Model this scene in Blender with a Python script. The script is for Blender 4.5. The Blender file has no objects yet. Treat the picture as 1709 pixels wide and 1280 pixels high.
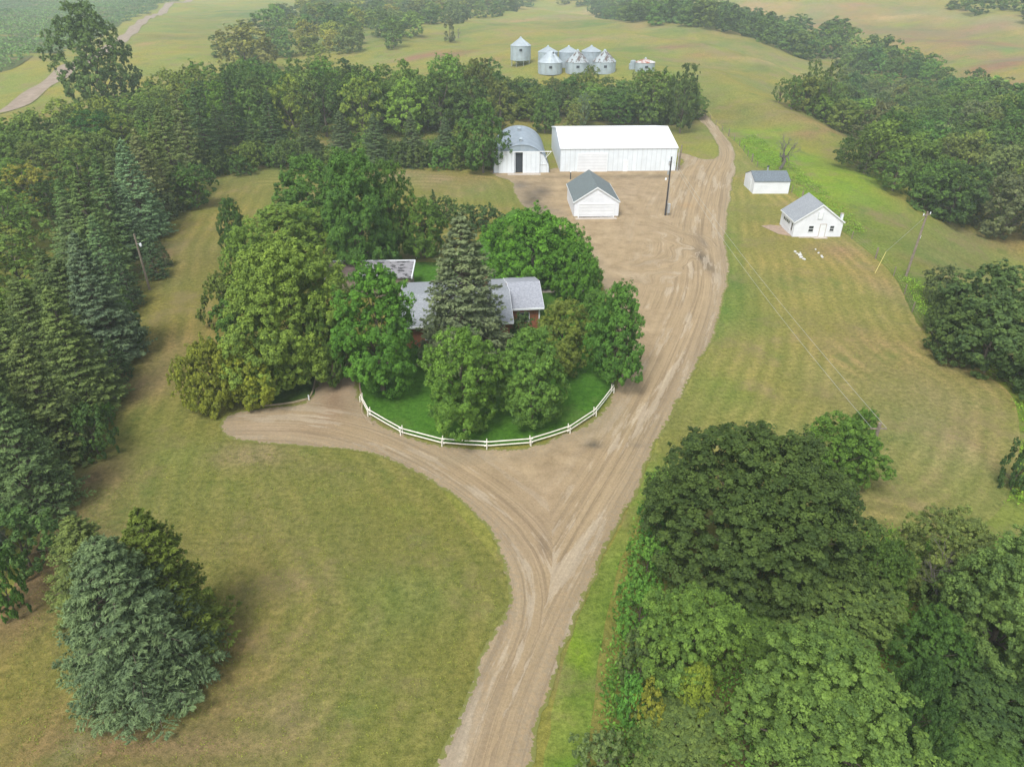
import bpy, math, random
import numpy as np
from mathutils import Vector, Matrix
from mathutils.geometry import delaunay_2d_cdt
S = bpy.context.scene
COL = S.collection
R = math.radians
# ---------------------------------------------------------------- camera
CAMH, PITCH, FPX = 35.0, 31.0, 1187.0
cd = bpy.data.cameras.new('camera'); cam = bpy.data.objects.new('camera', cd); COL.objects.link(cam)
cam.location = (0, 0, CAMH); cam.rotation_euler = (R(90 - PITCH), 0, 0)
cd.sensor_width = 36; cd.lens = 36 * FPX / 1709; cd.clip_end = 5000; cd.clip_start = 0.5
S.camera = cam
# ---------------------------------------------------------------- sky, sun, exposure
SUN_EL, SUN_AZ = 56.0, 205.0          # azimuth clockwise from +Y (the view direction)
w = bpy.data.worlds.new('World'); S.world = w; w.use_nodes = True
nt = w.node_tree; nt.nodes.clear()
sky = nt.nodes.new('ShaderNodeTexSky'); sky.sky_type = 'NISHITA'; sky.sun_disc = False
sky.sun_elevation = R(SUN_EL); sky.sun_rotation = R(SUN_AZ)
sky.dust_density = 1.2; sky.air_density = 1.0; sky.altitude = 300
hs = nt.nodes.new('ShaderNodeHueSaturation'); hs.inputs['Saturation'].default_value = 0.34
bg = nt.nodes.new('ShaderNodeBackground'); bg.inputs[1].default_value = 0.13
wo = nt.nodes.new('ShaderNodeOutputWorld')
nt.links.new(sky.outputs[0], hs.inputs['Color']); nt.links.new(hs.outputs[0], bg.inputs[0]); nt.links.new(bg.outputs[0], wo.inputs[0])
sl = bpy.data.lights.new('sun', 'SUN'); sl.energy = 1.95; sl.angle = R(22); sl.color = (1, 0.985, 0.95)
so = bpy.data.objects.new('sun', sl); COL.objects.link(so)
sd = Vector((math.sin(R(SUN_AZ)) * math.cos(R(SUN_EL)), math.cos(R(SUN_AZ)) * math.cos(R(SUN_EL)), math.sin(R(SUN_EL))))
so.rotation_euler = sd.to_track_quat('Z', 'Y').to_euler(); so.location = sd * 200
vs = S.view_settings; vs.view_transform = 'Standard'; vs.look = 'None'; vs.exposure = 0.97; vs.gamma = 1; vs.use_curve_mapping = False
S.cycles.volume_bounces = 1; S.cycles.max_bounces = 4; S.cycles.transparent_max_bounces = 4
S.cycles.volume_step_rate = 10

# ---------------------------------------------------------------- survey: photo point -> place on the land
sp, cp = math.sin(R(PITCH)), math.cos(R(PITCH))
def ray(px, py):
    u = (px - 854.5) / FPX; v = (py - 640) / FPX
    return u, cp - v * sp, -sp - v * cp
def P(px, py, z=0.0):
    a, b, c = ray(px, py); t = (z - CAMH) / c
    return np.array((a * t, b * t))
def pline(pts): return np.array([P(*p) for p in pts])
def seg_dist(x, y, L):
    d = np.full(np.shape(x), 1e9)
    for i in range(len(L) - 1):
        ax, ay = L[i]; bx, by = L[i + 1]; dx, dy = bx - ax, by - ay
        t = np.clip(((x - ax) * dx + (y - ay) * dy) / (dx * dx + dy * dy + 1e-9), 0, 1)
        d = np.minimum(d, np.hypot(x - ax - t * dx, y - ay - t * dy))
    return d
def sst(v, a, b):
    t = np.clip((v - a) / (b - a), 0, 1); return t * t * (3 - 2 * t)
V1 = pline([(1400, 120), (1500, 190), (1580, 260), (1680, 340), (1900, 420)])
V2 = pline([(900, 0), (1060, 22), (1200, 38), (1330, 58), (1450, 92), (1560, 140), (1709, 195), (1900, 280)])
V3 = pline([(1040, 78), (1120, 90), (1200, 99), (1290, 110), (1350, 124)]); V4 = pline([(1200, 16), (1290, 20), (1400, 22), (1560, 28), (1760, 55)]); V5 = pline([(1190, 140), (1230, 175), (1290, 195), (1350, 212), (1430, 235)])
def hgt(x, y):
    x = np.asarray(x, float); y = np.asarray(y, float)
    out = np.maximum(sst(y, 150, 215), np.maximum(sst(x, 50, 85), sst(-x, 95, 140)))
    n = 1.5 * np.sin(x * .031 + 1) * np.sin(y * .027) + .9 * np.sin(x * .07 + y * .05 + 1.2 * np.sin(y * .021)) + .45 * np.sin(x * .13 - y * .11 + 2 + np.sin(x * .05))
    h = n * out
    h = h + 4.0 * np.exp(-(((x - 22) / 60) ** 2 + ((y - 265) / 62) ** 2)) * out
    h = h - 7 * np.exp(-(seg_dist(x, y, V1) / 24) ** 2) * sst(x, 58, 90)
    h = h - 9 * np.exp(-(seg_dist(x, y, V2) / 30) ** 2) * sst(y, 170, 260)
    h = h + 5 * np.exp(-(((x - 40) / 110) ** 2 + ((y - 400) / 60) ** 2))* sst(y, 200, 300)
    h = h + 17 * sst(y, 320, 800) * sst(x, 40, 260)
    h = h + 3.2 * np.exp(-(seg_dist(x, y, V3) / 13) ** 2) + 7 * np.exp(-(seg_dist(x, y, V4) / 45) ** 2) + 1.6 * np.exp(-(seg_dist(x, y, V5) / 7) ** 2)
    h = h - 4 * sst(x, 50, 72) * (1 - sst(y, 90, 130))
    return h
TT = np.geomspace(18, 2400, 700)
def G(px, py, z=0.0):
    a, b, c = ray(px, py); X = a * TT; Y = b * TT; Z = CAMH + c * TT
    f = Z - (hgt(X, Y) + z); i = int(np.argmax(f < 0))
    if i == 0: i = len(TT) - 1
    t = TT[i - 1] + (TT[i] - TT[i - 1]) * f[i - 1] / (f[i - 1] - f[i] + 1e-9)
    return np.array((a * t, b * t))
def gz(p): return float(hgt(p[0], p[1]))

# ---------------------------------------------------------------- object helpers
def tag(o, label=None, cat=None, group=None, kind=None):
    if label: o['label'] = label
    if cat: o['category'] = cat
    if group: o['group'] = group
    if kind: o['kind'] = kind
    return o
def empty(name, loc, rz=0.0):
    o = bpy.data.objects.new(name, None); o.location = loc; o.rotation_euler = (0, 0, rz); o.empty_display_size = .3
    COL.objects.link(o); return o
def link(name, me, parent=None):
    o = bpy.data.objects.new(name, me); COL.objects.link(o)
    if parent is not None: o.parent = parent
    return o
class MB:
    def __init__(s): s.v = []; s.f = []
    def poly(s, pts):
        n = len(s.v); s.v += [tuple(p) for p in pts]; s.f.append(tuple(range(n, n + len(pts)))); return s
    def box(s, x0, x1, y0, y1, z0, z1):
        n = len(s.v); s.v += [(x, y, z) for z in (z0, z1) for y in (y0, y1) for x in (x0, x1)]
        s.f += [tuple(n + i for i in q) for q in ((0, 2, 3, 1), (4, 5, 7, 6), (0, 1, 5, 4), (2, 6, 7, 3), (0, 4, 6, 2), (1, 3, 7, 5))]; return s
    def prism(s, pts, vec):
        n = len(s.v); k = len(pts); s.v += [tuple(p) for p in pts] + [tuple(p[i] + vec[i] for i in range(3)) for p in pts]
        s.f.append(tuple(range(n + k - 1, n - 1, -1))); s.f.append(tuple(range(n + k, n + 2 * k)))
        for i in range(k):
            j = (i + 1) % k; s.f.append((n + i, n + j, n + k + j, n + k + i))
        return s
    def tube(s, path, rad, sides=6, cap=True):
        path = [Vector(p) for p in path]; n = len(s.v)
        if not hasattr(rad, '__len__'): rad = [rad] * len(path)
        for i, p in enumerate(path):
            d = (path[min(i + 1, len(path) - 1)] - path[max(i - 1, 0)]).normalized()
            a = d.orthogonal().normalized() if abs(d.z) < .9 else Vector((1, 0, 0)) - d * d.x
            a.normalize(); b = d.cross(a)
            for k in range(sides):
                t = 2 * math.pi * k / sides
                s.v.append(tuple(p + (a * math.cos(t) + b * math.sin(t)) * rad[i]))
        for i in range(len(path) - 1):
            for k in range(sides):
                m = (k + 1) % sides
                s.f.append((n + i * sides + k, n + i * sides + m, n + (i + 1) * sides + m, n + (i + 1) * sides + k))
        if cap:
            s.f.append(tuple(n + k for k in range(sides))[::-1]); s.f.append(tuple(n + (len(path) - 1) * sides + k for k in range(sides)))
        return s
    def mesh(s, name, mat, smooth=False):
        me = bpy.data.meshes.new(name); me.from_pydata(s.v, [], s.f); me.materials.append(mat)
        if smooth: me.polygons.foreach_set('use_smooth', [True] * len(me.polygons))
        me.update(); return me
    def build(s, name, mat, parent=None, smooth=False): return link(name, s.mesh(name, mat, smooth), parent)

# ---------------------------------------------------------------- materials
def newmat(name):
    m = bpy.data.materials.new(name); m.use_nodes = True; t = m.node_tree; t.nodes.clear()
    o = t.nodes.new('ShaderNodeOutputMaterial'); b = t.nodes.new('ShaderNodeBsdfPrincipled'); t.links.new(b.outputs[0], o.inputs[0])
    return m, t, b, o
def N(t, typ, **kw):
    n = t.nodes.new(typ)
    for k, v in kw.items():
        if k in n.inputs.keys(): n.inputs[k].default_value = v
        else: setattr(n, k, v)
    return n
def mixc(t, fac, a, b, mode='MIX'):
    m = t.nodes.new('ShaderNodeMix'); m.data_type = 'RGBA'; m.blend_type = mode; m.clamp_factor = True
    for s, v in ((m.inputs[0], fac), (m.inputs[6], a), (m.inputs[7], b)):
        if hasattr(v, 'is_output') or isinstance(v, bpy.types.NodeSocket): t.links.new(v, s)
        elif isinstance(v, (int, float)): s.default_value = v
        else: s.default_value = (*v[:3], 1)
    return m.outputs[2]
def math_(t, op, a, b=None, c=None):
    m = t.nodes.new('ShaderNodeMath'); m.operation = op
    for i, v in enumerate((a, b, c)):
        if v is None: continue
        if isinstance(v, bpy.types.NodeSocket): t.links.new(v, m.inputs[i])
        else: m.inputs[i].default_value = v
    return m.outputs[0]
def noise(t, vec, scale, detail=4, rough=.55, lo=.35, hi=.65, sc3=None):
    if sc3:
        mp = N(t, 'ShaderNodeMapping'); mp.inputs['Scale'].default_value = sc3; t.links.new(vec, mp.inputs[0]); vec = mp.outputs[0]
    n = t.nodes.new('ShaderNodeTexNoise'); n.inputs['Scale'].default_value = scale; n.inputs['Detail'].default_value = detail; n.inputs['Roughness'].default_value = rough
    t.links.new(vec, n.inputs['Vector'])
    r = t.nodes.new('ShaderNodeMapRange'); r.inputs[1].default_value = lo; r.inputs[2].default_value = hi; t.links.new(n.outputs[0], r.inputs[0])
    return r.outputs[0]
def bump(t, b, h, strength=.4, dist=.05):
    n = t.nodes.new('ShaderNodeBump'); n.inputs['Strength'].default_value = strength; n.inputs['Distance'].default_value = dist
    t.links.new(h, n.inputs['Height']); t.links.new(n.outputs[0], b.inputs['Normal'])
def plain(name, col, rough=.6, metal=0, var=.12, scale=1.5, grime=None, gfac=.3, bumps=0):
    m, t, b, o = newmat(name)
    tc = t.nodes.new('ShaderNodeTexCoord').outputs['Object']
    n = noise(t, tc, scale, 6)
    c = mixc(t, n, [x * (1 - var) for x in col], [min(1, x * (1 + var)) for x in col])
    if grime:
        g = noise(t, tc, scale * .35, 8, .7, .48, .72); c = mixc(t, math_(t, 'MULTIPLY', g, gfac), c, grime)
    t.links.new(c, b.inputs['Base Color']); b.inputs['Roughness'].default_value = rough; b.inputs['Metallic'].default_value = metal
    if bumps: bump(t, b, n, .5, bumps)
    return m
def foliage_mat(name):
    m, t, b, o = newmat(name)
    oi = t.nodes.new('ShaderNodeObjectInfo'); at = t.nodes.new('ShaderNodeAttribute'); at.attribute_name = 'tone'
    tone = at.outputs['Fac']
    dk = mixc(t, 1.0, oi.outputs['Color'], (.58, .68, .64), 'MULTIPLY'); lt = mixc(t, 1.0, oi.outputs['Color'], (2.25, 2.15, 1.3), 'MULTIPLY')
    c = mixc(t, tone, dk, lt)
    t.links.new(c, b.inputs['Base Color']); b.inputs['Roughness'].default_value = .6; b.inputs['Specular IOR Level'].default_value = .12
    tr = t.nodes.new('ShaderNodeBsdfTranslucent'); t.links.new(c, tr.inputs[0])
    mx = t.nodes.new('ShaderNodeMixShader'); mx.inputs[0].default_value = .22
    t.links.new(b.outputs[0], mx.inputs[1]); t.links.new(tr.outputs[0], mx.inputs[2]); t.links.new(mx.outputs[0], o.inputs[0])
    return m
M_leaf = foliage_mat('foliage')
M_bark = plain('bark', (.12, .095, .07), .9, var=.35, scale=6, bumps=.03)
M_greybark = plain('grey_bark', (.16, .14, .12), .9, var=.3, scale=6)
def ribbed(name, col, pitch, axis, rough=.5, metal=0, grime=(.5, .5, .46), gfac=.25, depth=.03, var=.05):
    m, t, b, o = newmat(name)
    tc = t.nodes.new('ShaderNodeTexCoord').outputs['Object']; sx = t.nodes.new('ShaderNodeSeparateXYZ'); t.links.new(tc, sx.inputs[0])
    v = math_(t, 'SUBTRACT', sx.outputs[0], sx.outputs[1]) if axis == 'XY' else sx.outputs[{'X': 0, 'Y': 1, 'Z': 2}[axis]]
    ph = math_(t, 'FRACT', math_(t, 'MULTIPLY', v, 1 / pitch))
    rib = math_(t, 'LESS_THAN', ph, .12)
    c = mixc(t, noise(t, tc, .6, 5), [x * (1 - var) for x in col], [min(1, x * (1 + var)) for x in col])
    g = noise(t, tc, 1.0, 7, .65, .5, .75, sc3=(1.2, 1.2, .25)); c = mixc(t, math_(t, 'MULTIPLY', g, gfac), c, grime)
    c = mixc(t, math_(t, 'MULTIPLY', rib, .55), c, [x * .72 for x in col])  # ribs coloured darker, standing in for shade the bump barely shows
    t.links.new(c, b.inputs['Base Color']); b.inputs['Roughness'].default_value = rough; b.inputs['Metallic'].default_value = metal
    bump(t, b, rib, .6, depth); return m
M_white = ribbed('white_steel_siding', (.66, .70, .72), .9, 'XY')
M_whiteroof = ribbed('white_steel_roof', (.90, .91, .92), .9, 'X', .4, gfac=.10, depth=.02)
M_lap = ribbed('white_lap_siding', (.72, .73, .75), .2, 'Z', .6, gfac=.12, depth=.02)
M_wpaint = plain('white_paint', (.72, .74, .74), .5, var=.04, grime=(.5, .48, .42), gfac=.15)
M_door = ribbed('white_door_panels', (.68, .69, .70), .55, 'Z', .5, gfac=.08, depth=.03)
M_galv = ribbed('galvanised_corrugated', (.36, .42, .45), .35, 'Z', .5, .2, (.34, .36, .37), .4, .04, .12)
M_qroof = ribbed('arched_grey_steel', (.26, .31, .35), .6, 'Y', .5, .2, (.45, .48, .5), .6, .05, .12)
M_conc = plain('concrete', (.42, .36, .30), .9, var=.15, scale=3, bumps=.01)
M_dark = plain('near_black', (.03, .035, .045), .8)
M_glass = plain('window_glass', (.04, .045, .05), .15)
M_pole = plain('weathered_pole_wood', (.20, .16, .12), .9, var=.25, scale=4)
M_blackpole = plain('dark_creosote_wood', (.035, .032, .035), .8, var=.2, scale=4)
M_fence = plain('cream_fence_paint', (.74, .70, .60), .6, var=.08, scale=3, grime=(.35, .3, .22), gfac=.3)
M_rock = plain('white_limestone', (.50, .49, .45), .9, var=.15, scale=4, bumps=.05)
M_brick = plain('red_brown_brick', (.25, .085, .04), .85, var=.2, scale=5)
M_wire = plain('cable', (.35, .36, .32), .5)
M_yellow = plain('yellow_plastic', (.52, .44, .13), .5)
M_metal = plain('grey_metal', (.45, .47, .48), .4, .5)
M_soil = plain('timber_edging', (.32, .25, .16), .9, var=.2, scale=3)
def shingle(name, col, var=.25, light=None):
    m, t, b, o = newmat(name)
    tc = t.nodes.new('ShaderNodeTexCoord').outputs['Object']
    n1 = noise(t, tc, 1.0, 2, .5, .3, .7, sc3=(5, 9, 9)); n2 = noise(t, tc, .5, 4)
    br = t.nodes.new('ShaderNodeTexNoise'); br.inputs['Scale'].default_value = 30; t.links.new(tc, br.inputs['Vector'])
    c = mixc(t, n1, [x * (1 - var) for x in col], [x * (1 + var) for x in col]); c = mixc(t, math_(t, 'MULTIPLY', n2, .3), c, [x * .8 for x in col])
    t.links.new(c, b.inputs['Base Color']); b.inputs['Roughness'].default_value = .9; bump(t, b, n1, .4, .02); return m
M_shG = shingle('grey_shingles', (.26, .275, .29))
M_shL = shingle('light_grey_shingles', (.29, .30, .33))
M_shD = shingle('dark_grey_shingles', (.125, .15, .15), .4)
M_shB = shingle('slate_grey_shingles', (.13, .155, .175), .35)
def stained(name, base, dark, lo, hi, sc3, scale):
    m, t, b, o = newmat(name); tc = t.nodes.new('ShaderNodeTexCoord').outputs['Object']
    n = noise(t, tc, scale, 4, .6, lo, hi, sc3=sc3); n2 = noise(t, tc, 3, 4)
    c = mixc(t, n2, base, [x * .8 for x in base]); c = mixc(t, n, c, dark)
    t.links.new(c, b.inputs['Base Color']); b.inputs['Roughness'].default_value = .8; return m
M_worn = stained('worn_patchy_shingles', (.27, .26, .27), (.035, .033, .036), .54, .57, (1.0, 1.6, 1), 1.1)
M_rustroof = stained('rust_streaked_roof', (.60, .60, .58), (.30, .09, .045), .42, .58, (1, 1, 1), .55)
M_streak = stained('streaked_galvanised_roof', (.36, .40, .41), (.11, .08, .07), .50, .58, (1, 1, .1), 1.3)
M_binroof = plain('galvanised_roof', (.40, .45, .47), .4, .3, var=.1, scale=1)

def grass_mat(name, stripes=0.0, sfac=.0, mott=1.0):
    m, t, b, o = newmat(name)
    at = t.nodes.new('ShaderNodeAttribute'); at.attribute_name = 'Col'; pos = t.nodes.new('ShaderNodeNewGeometry').outputs['Position']
    c = at.outputs['Color']
    big = noise(t, pos, .035, 6, .65, .40, .60); mid = noise(t, pos, .28, 8, .72, .38, .62); fine = noise(t, pos, 2.2, 8, .78, .36, .64)
    c = mixc(t, math_(t, 'MULTIPLY', big, .42 * mott), c, mixc(t, 1.0, c, (1.55, 1.05, .95), 'MULTIPLY'))
    c = mixc(t, math_(t, 'MULTIPLY', mid, .40 * mott), c, mixc(t, 1.0, c, (.62, .82, .62), 'MULTIPLY'))
    c = mixc(t, fine, mixc(t, 1.0, c, (.60, .65, .58), 'MULTIPLY'), mixc(t, 1.0, c, (1.36, 1.30, 1.32), 'MULTIPLY'))
    dry = noise(t, pos, .11, 8, .72, .52, .66); c = mixc(t, math_(t, 'MULTIPLY', dry, .55 * mott), c, (.22, .17, .085))
    wet = noise(t, pos, .19, 8, .7, .56, .68, sc3=(1, .8, 3)); c = mixc(t, math_(t, 'MULTIPLY', wet, .45 * mott), c, (.09, .15, .03))
    tiny = noise(t, pos, 14, 3, .7, .3, .7)
    c = mixc(t, tiny, mixc(t, 1.0, c, (.78, .8, .75), 'MULTIPLY'), mixc(t, 1.0, c, (1.15, 1.13, 1.15), 'MULTIPLY'))
    if stripes:
        e = t.nodes.new('ShaderNodeAttribute'); e.attribute_name = 'edge'
        wob = math_(t, 'MULTIPLY', noise(t, pos, .15, 3, .5, 0, 1), 1.2)
        s = math_(t, 'SINE', math_(t, 'MULTIPLY', math_(t, 'ADD', e.outputs['Fac'], wob), 2 * math.pi / stripes))
        s = math_(t, 'MULTIPLY_ADD', s, .5, .5)
        s = math_(t, 'MULTIPLY', s, math_(t, 'MULTIPLY', noise(t, pos, .12, 3, .5, .35, .7), sfac))
        c = mixc(t, s, c, mixc(t, 1.0, c, (1.55, 1.35, 1.6), 'MULTIPLY'))
    t.links.new(c, b.inputs['Base Color']); b.inputs['Roughness'].default_value = .95; b.inputs['Specular IOR Level'].default_value = .1
    bump(t, b, fine, .6, .15); return m
M_ground = grass_mat('pasture_grass', mott=1.45)
M_lawn = grass_mat('mown_lawn', 1.7, .85)
M_lawnL = grass_mat('mown_lawn_left', 2.0, .8)
M_hlawn = grass_mat('watered_lawn', 1.3, .5, .35)
def gravel_mat():
    m, t, b, o = newmat('packed_gravel')
    A = lambda nm: t.nodes.new('ShaderNodeAttribute')
    pos = t.nodes.new('ShaderNodeNewGeometry').outputs['Position']
    def attr(nm):
        a = t.nodes.new('ShaderNodeAttribute'); a.attribute_name = nm; return a
    col = attr('Col').outputs['Color']; edge = attr('edge').outputs['Fac']
    streaks = []
    for nm in ('flowA', 'flowB'):
        v = attr(nm).outputs['Vector']
        s1 = noise(t, v, 1.0, 5, .6, .36, .64, sc3=(.05, 1.5, 1)); s2 = noise(t, v, 1.0, 4, .6, .35, .65, sc3=(.12, 4.5, 1))
        streaks.append(math_(t, 'MULTIPLY_ADD', s1, .6, math_(t, 'MULTIPLY', s2, .4)))
    mx = t.nodes.new('ShaderNodeMix'); mx.data_type = 'FLOAT'
    t.links.new(attr('mixAB').outputs['Fac'], mx.inputs[0]); t.links.new(streaks[0], mx.inputs[2]); t.links.new(streaks[1], mx.inputs[3])
    st = mx.outputs[0]
    st = math_(t, 'ADD', math_(t, 'MULTIPLY', st, attr('traf').outputs['Fac']), math_(t, 'MULTIPLY', noise(t, pos, .45, 6, .65), math_(t, 'SUBTRACT', 1.0, attr('traf').outputs['Fac'])))
    fine = noise(t, pos, 5, 8, .75, .3, .7); mid = noise(t, pos, .5, 6, .7, .36, .64)
    vm = t.nodes.new('ShaderNodeMix'); vm.data_type = 'VECTOR'; t.links.new(math_(t, 'GREATER_THAN', attr('mixAB').outputs['Fac'], .5), vm.inputs[0]); t.links.new(attr('flowA').outputs['Vector'], vm.inputs[4]); t.links.new(attr('flowB').outputs['Vector'], vm.inputs[5])
    va = vm.outputs[1]; ln = math_(t, 'MULTIPLY', noise(t, va, 1.0, 5, .7, .50, .56, sc3=(.03, 2.2, 1)), attr('traf').outputs['Fac'])
    col = mixc(t, math_(t, 'MULTIPLY', ln, .55), col, (.20, .148, .095))
    pl = math_(t, 'MULTIPLY', noise(t, va, 1.0, 7, .7, .54, .57, sc3=(.07, .55, 1)), attr('traf').outputs['Fac'])
    col = mixc(t, math_(t, 'MULTIPLY', pl, .7), col, (.44, .365, .27))
    c = mixc(t, st, mixc(t, 1.0, col, (.76, .74, .70), 'MULTIPLY'), mixc(t, 1.0, col, (1.16, 1.16, 1.14), 'MULTIPLY'))
    c = mixc(t, math_(t, 'MULTIPLY', mid, .35), c, mixc(t, 1.0, c, (.8, .83, .82), 'MULTIPLY'))
    c = mixc(t, fine, mixc(t, 1.0, c, (.82, .82, .82), 'MULTIPLY'), mixc(t, 1.0, c, (1.12, 1.12, 1.12), 'MULTIPLY'))
    # loose pebbly margin and grass creeping in over the edge
    mg = noise(t, pos, 3.2, 6, .75, .40, .60)
    e1 = math_(t, 'SUBTRACT', 1.0, N_map(t, edge, .3, 2.2)); c = mixc(t, math_(t, 'MULTIPLY', e1, math_(t, 'MULTIPLY', mg, .7)), c, (.24, .20, .14))
    e2 = math_(t, 'SUBTRACT', 1.0, N_map(t, edge, .0, .7)); g = math_(t, 'GREATER_THAN', math_(t, 'ADD', e2, math_(t, 'MULTIPLY', noise(t, pos, 2.2, 6, .7, .3, .7), .8)), 1.12)
    c = mixc(t, g, c, (.165, .17, .048))
    t.links.new(c, b.inputs['Base Color']); b.inputs['Roughness'].default_value = .95; b.inputs['Specular IOR Level'].default_value = .1
    bump(t, b, math_(t, 'ADD', st, fine), .5, .06); return m
def N_map(t, v, lo, hi):
    r = t.nodes.new('ShaderNodeMapRange'); r.inputs[1].default_value = lo; r.inputs[2].default_value = hi; t.links.new(v, r.inputs[0]); return r.outputs[0]
M_gravel = gravel_mat()

# ---------------------------------------------------------------- ground colour (the land's own colours, patch by patch)
rng = np.random.default_rng(7)
_fr = np.random.default_rng(77); _K = [(_fr.uniform(0, 6.28), 6.28 / l_ , _fr.uniform(0, 6.28), a_) for l_, a_ in ((60, 1), (41, .9), (27, .7), (19, .6), (13, .5), (9, .42), (6.5, .35), (4.6, .3), (3.3, .25), (33, .8), (15, .5), (7.5, .35), (5.2, .3))]
def fbm(x, y, o=0):
    s = 0
    for i, (an, k, ph, a_) in enumerate(_K): s = s + a_ * np.sin((x * math.cos(an + o) + y * math.sin(an + o)) * k + ph + o * 5 + 1.3 * np.sin((x * math.sin(an) - y * math.cos(an)) * k * .6 + o))
    return s / 2.2
def paint(x, y, base, patches):
    c = np.empty((len(x), 3)); c[:] = base
    n1, n2, n3 = fbm(x, y), fbm(x, y, 1.7), fbm(x, y, 3.1)
    for pt in patches:
        if isinstance(pt[0], list):
            L, wd, col, k = pt; d = seg_dist(x + n1 * wd * .35, y + n2 * wd * .5, np.array([G(*q) for q in L]))
            w_ = np.clip(k * np.exp(-(d / wd) ** 2) * (1 + .6 * n3), 0, 1); c += (np.array(col) - c) * w_[:, None]; continue
        px, py, rx, ry, col, k = pt
        p = G(px, py); q = G(px + rx, py); a = max(np.hypot(*(q - p)), .3)
        q2 = G(px, py + ry); bb = max(np.hypot(*(q2 - p)), .3)
        xx = x + n1 * min(a * .28, 4); yy = y + n2 * min(bb * .28, 6)
        w_ = np.clip(k * np.exp(-(((xx - p[0]) / a) ** 2 + ((yy - p[1]) / bb) ** 2)) * (1 + .55 * n3), 0, 1)
        c += (np.array(col) - c) * w_[:, None]
    return c * .88
def inpoly(x, y, L):
    ins = np.zeros(len(x), bool); n = len(L)
    for i in range(n):
        x1, y1 = L[i]; x2, y2 = L[(i + 1) % n]
        cnd = ((y1 > y) != (y2 > y)) & (x < (x2 - x1) * (y - y1) / (y2 - y1 + 1e-12) + x1); ins ^= cnd
    return ins
def smooth_poly(px, step, jit, closed=True):
    W = [G(*p) for p in px]; n = len(W); out = []
    for i in range(n if closed else n - 1):
        p0, p1, p2, p3 = W[(i - 1) % n], W[i], W[(i + 1) % n], W[(i + 2) % n]
        if not closed: p0 = W[max(i - 1, 0)]; p3 = W[min(i + 2, n - 1)]
        k = max(1, int(np.hypot(*(p2 - p1)) / step))
        for j in range(k):
            t = j / k
            q = .5 * ((2 * p1) + (-p0 + p2) * t + (2 * p0 - 5 * p1 + 4 * p2 - p3) * t * t + (-p0 + 3 * p1 - 3 * p2 + p3) * t ** 3)
            out.append(q)
    if not closed: out.append(W[-1])
    out = np.array(out); 
    if jit: out = out + rng.normal(0, jit, out.shape)
    return out
def add_attr(me, name, typ, arr):
    a = me.attributes.new(name, typ, 'POINT')
    a.data.foreach_set('vector' if typ == 'FLOAT_VECTOR' else ('color' if typ == 'FLOAT_COLOR' else 'value'), np.ascontiguousarray(arr, dtype=np.float32).ravel())
def sheet(name, mat, L, step, lift, base, patches, fn=None, label=None):
    x0, y0 = L.min(0); x1, y1 = L.max(0)
    gx, gy = np.meshgrid(np.arange(x0, x1, step), np.arange(y0, y1, step)); gx = gx.ravel() + rng.uniform(-.15, .15, gx.size) * step; gy = gy.ravel() + rng.uniform(-.15, .15, gy.size) * step
    LC = np.vstack([L, L[:1]])
    ok = inpoly(gx, gy, L); gx, gy = gx[ok], gy[ok]; d = seg_dist(gx, gy, LC); ok = d > step * .45; gx, gy = gx[ok], gy[ok]
    pts = [Vector(p) for p in L.tolist()] + [Vector((a, b_)) for a, b_ in zip(gx.tolist(), gy.tolist())]
    nb = len(L); r = delaunay_2d_cdt(pts, [(i, (i + 1) % nb) for i in range(nb)], [], 1, 1e-5)
    v = np.array([(p.x, p.y) for p in r[0]]); x, y = v[:, 0], v[:, 1]
    z = hgt(x, y) + lift
    me = bpy.data.meshes.new(name); me.from_pydata(np.column_stack([x, y, z]).tolist(), [], r[2]); me.materials.append(mat)
    c = paint(x, y, base, patches); add_attr(me, 'Col', 'FLOAT_COLOR', np.column_stack([c, np.ones(len(c))]))
    e = seg_dist(x, y, LC); add_attr(me, 'edge', 'FLOAT', e)
    if fn: fn(me, x, y)
    me.polygons.foreach_set('use_smooth', [True] * len(me.polygons)); me.update()
    return tag(link(name, me), kind='structure')
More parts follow.
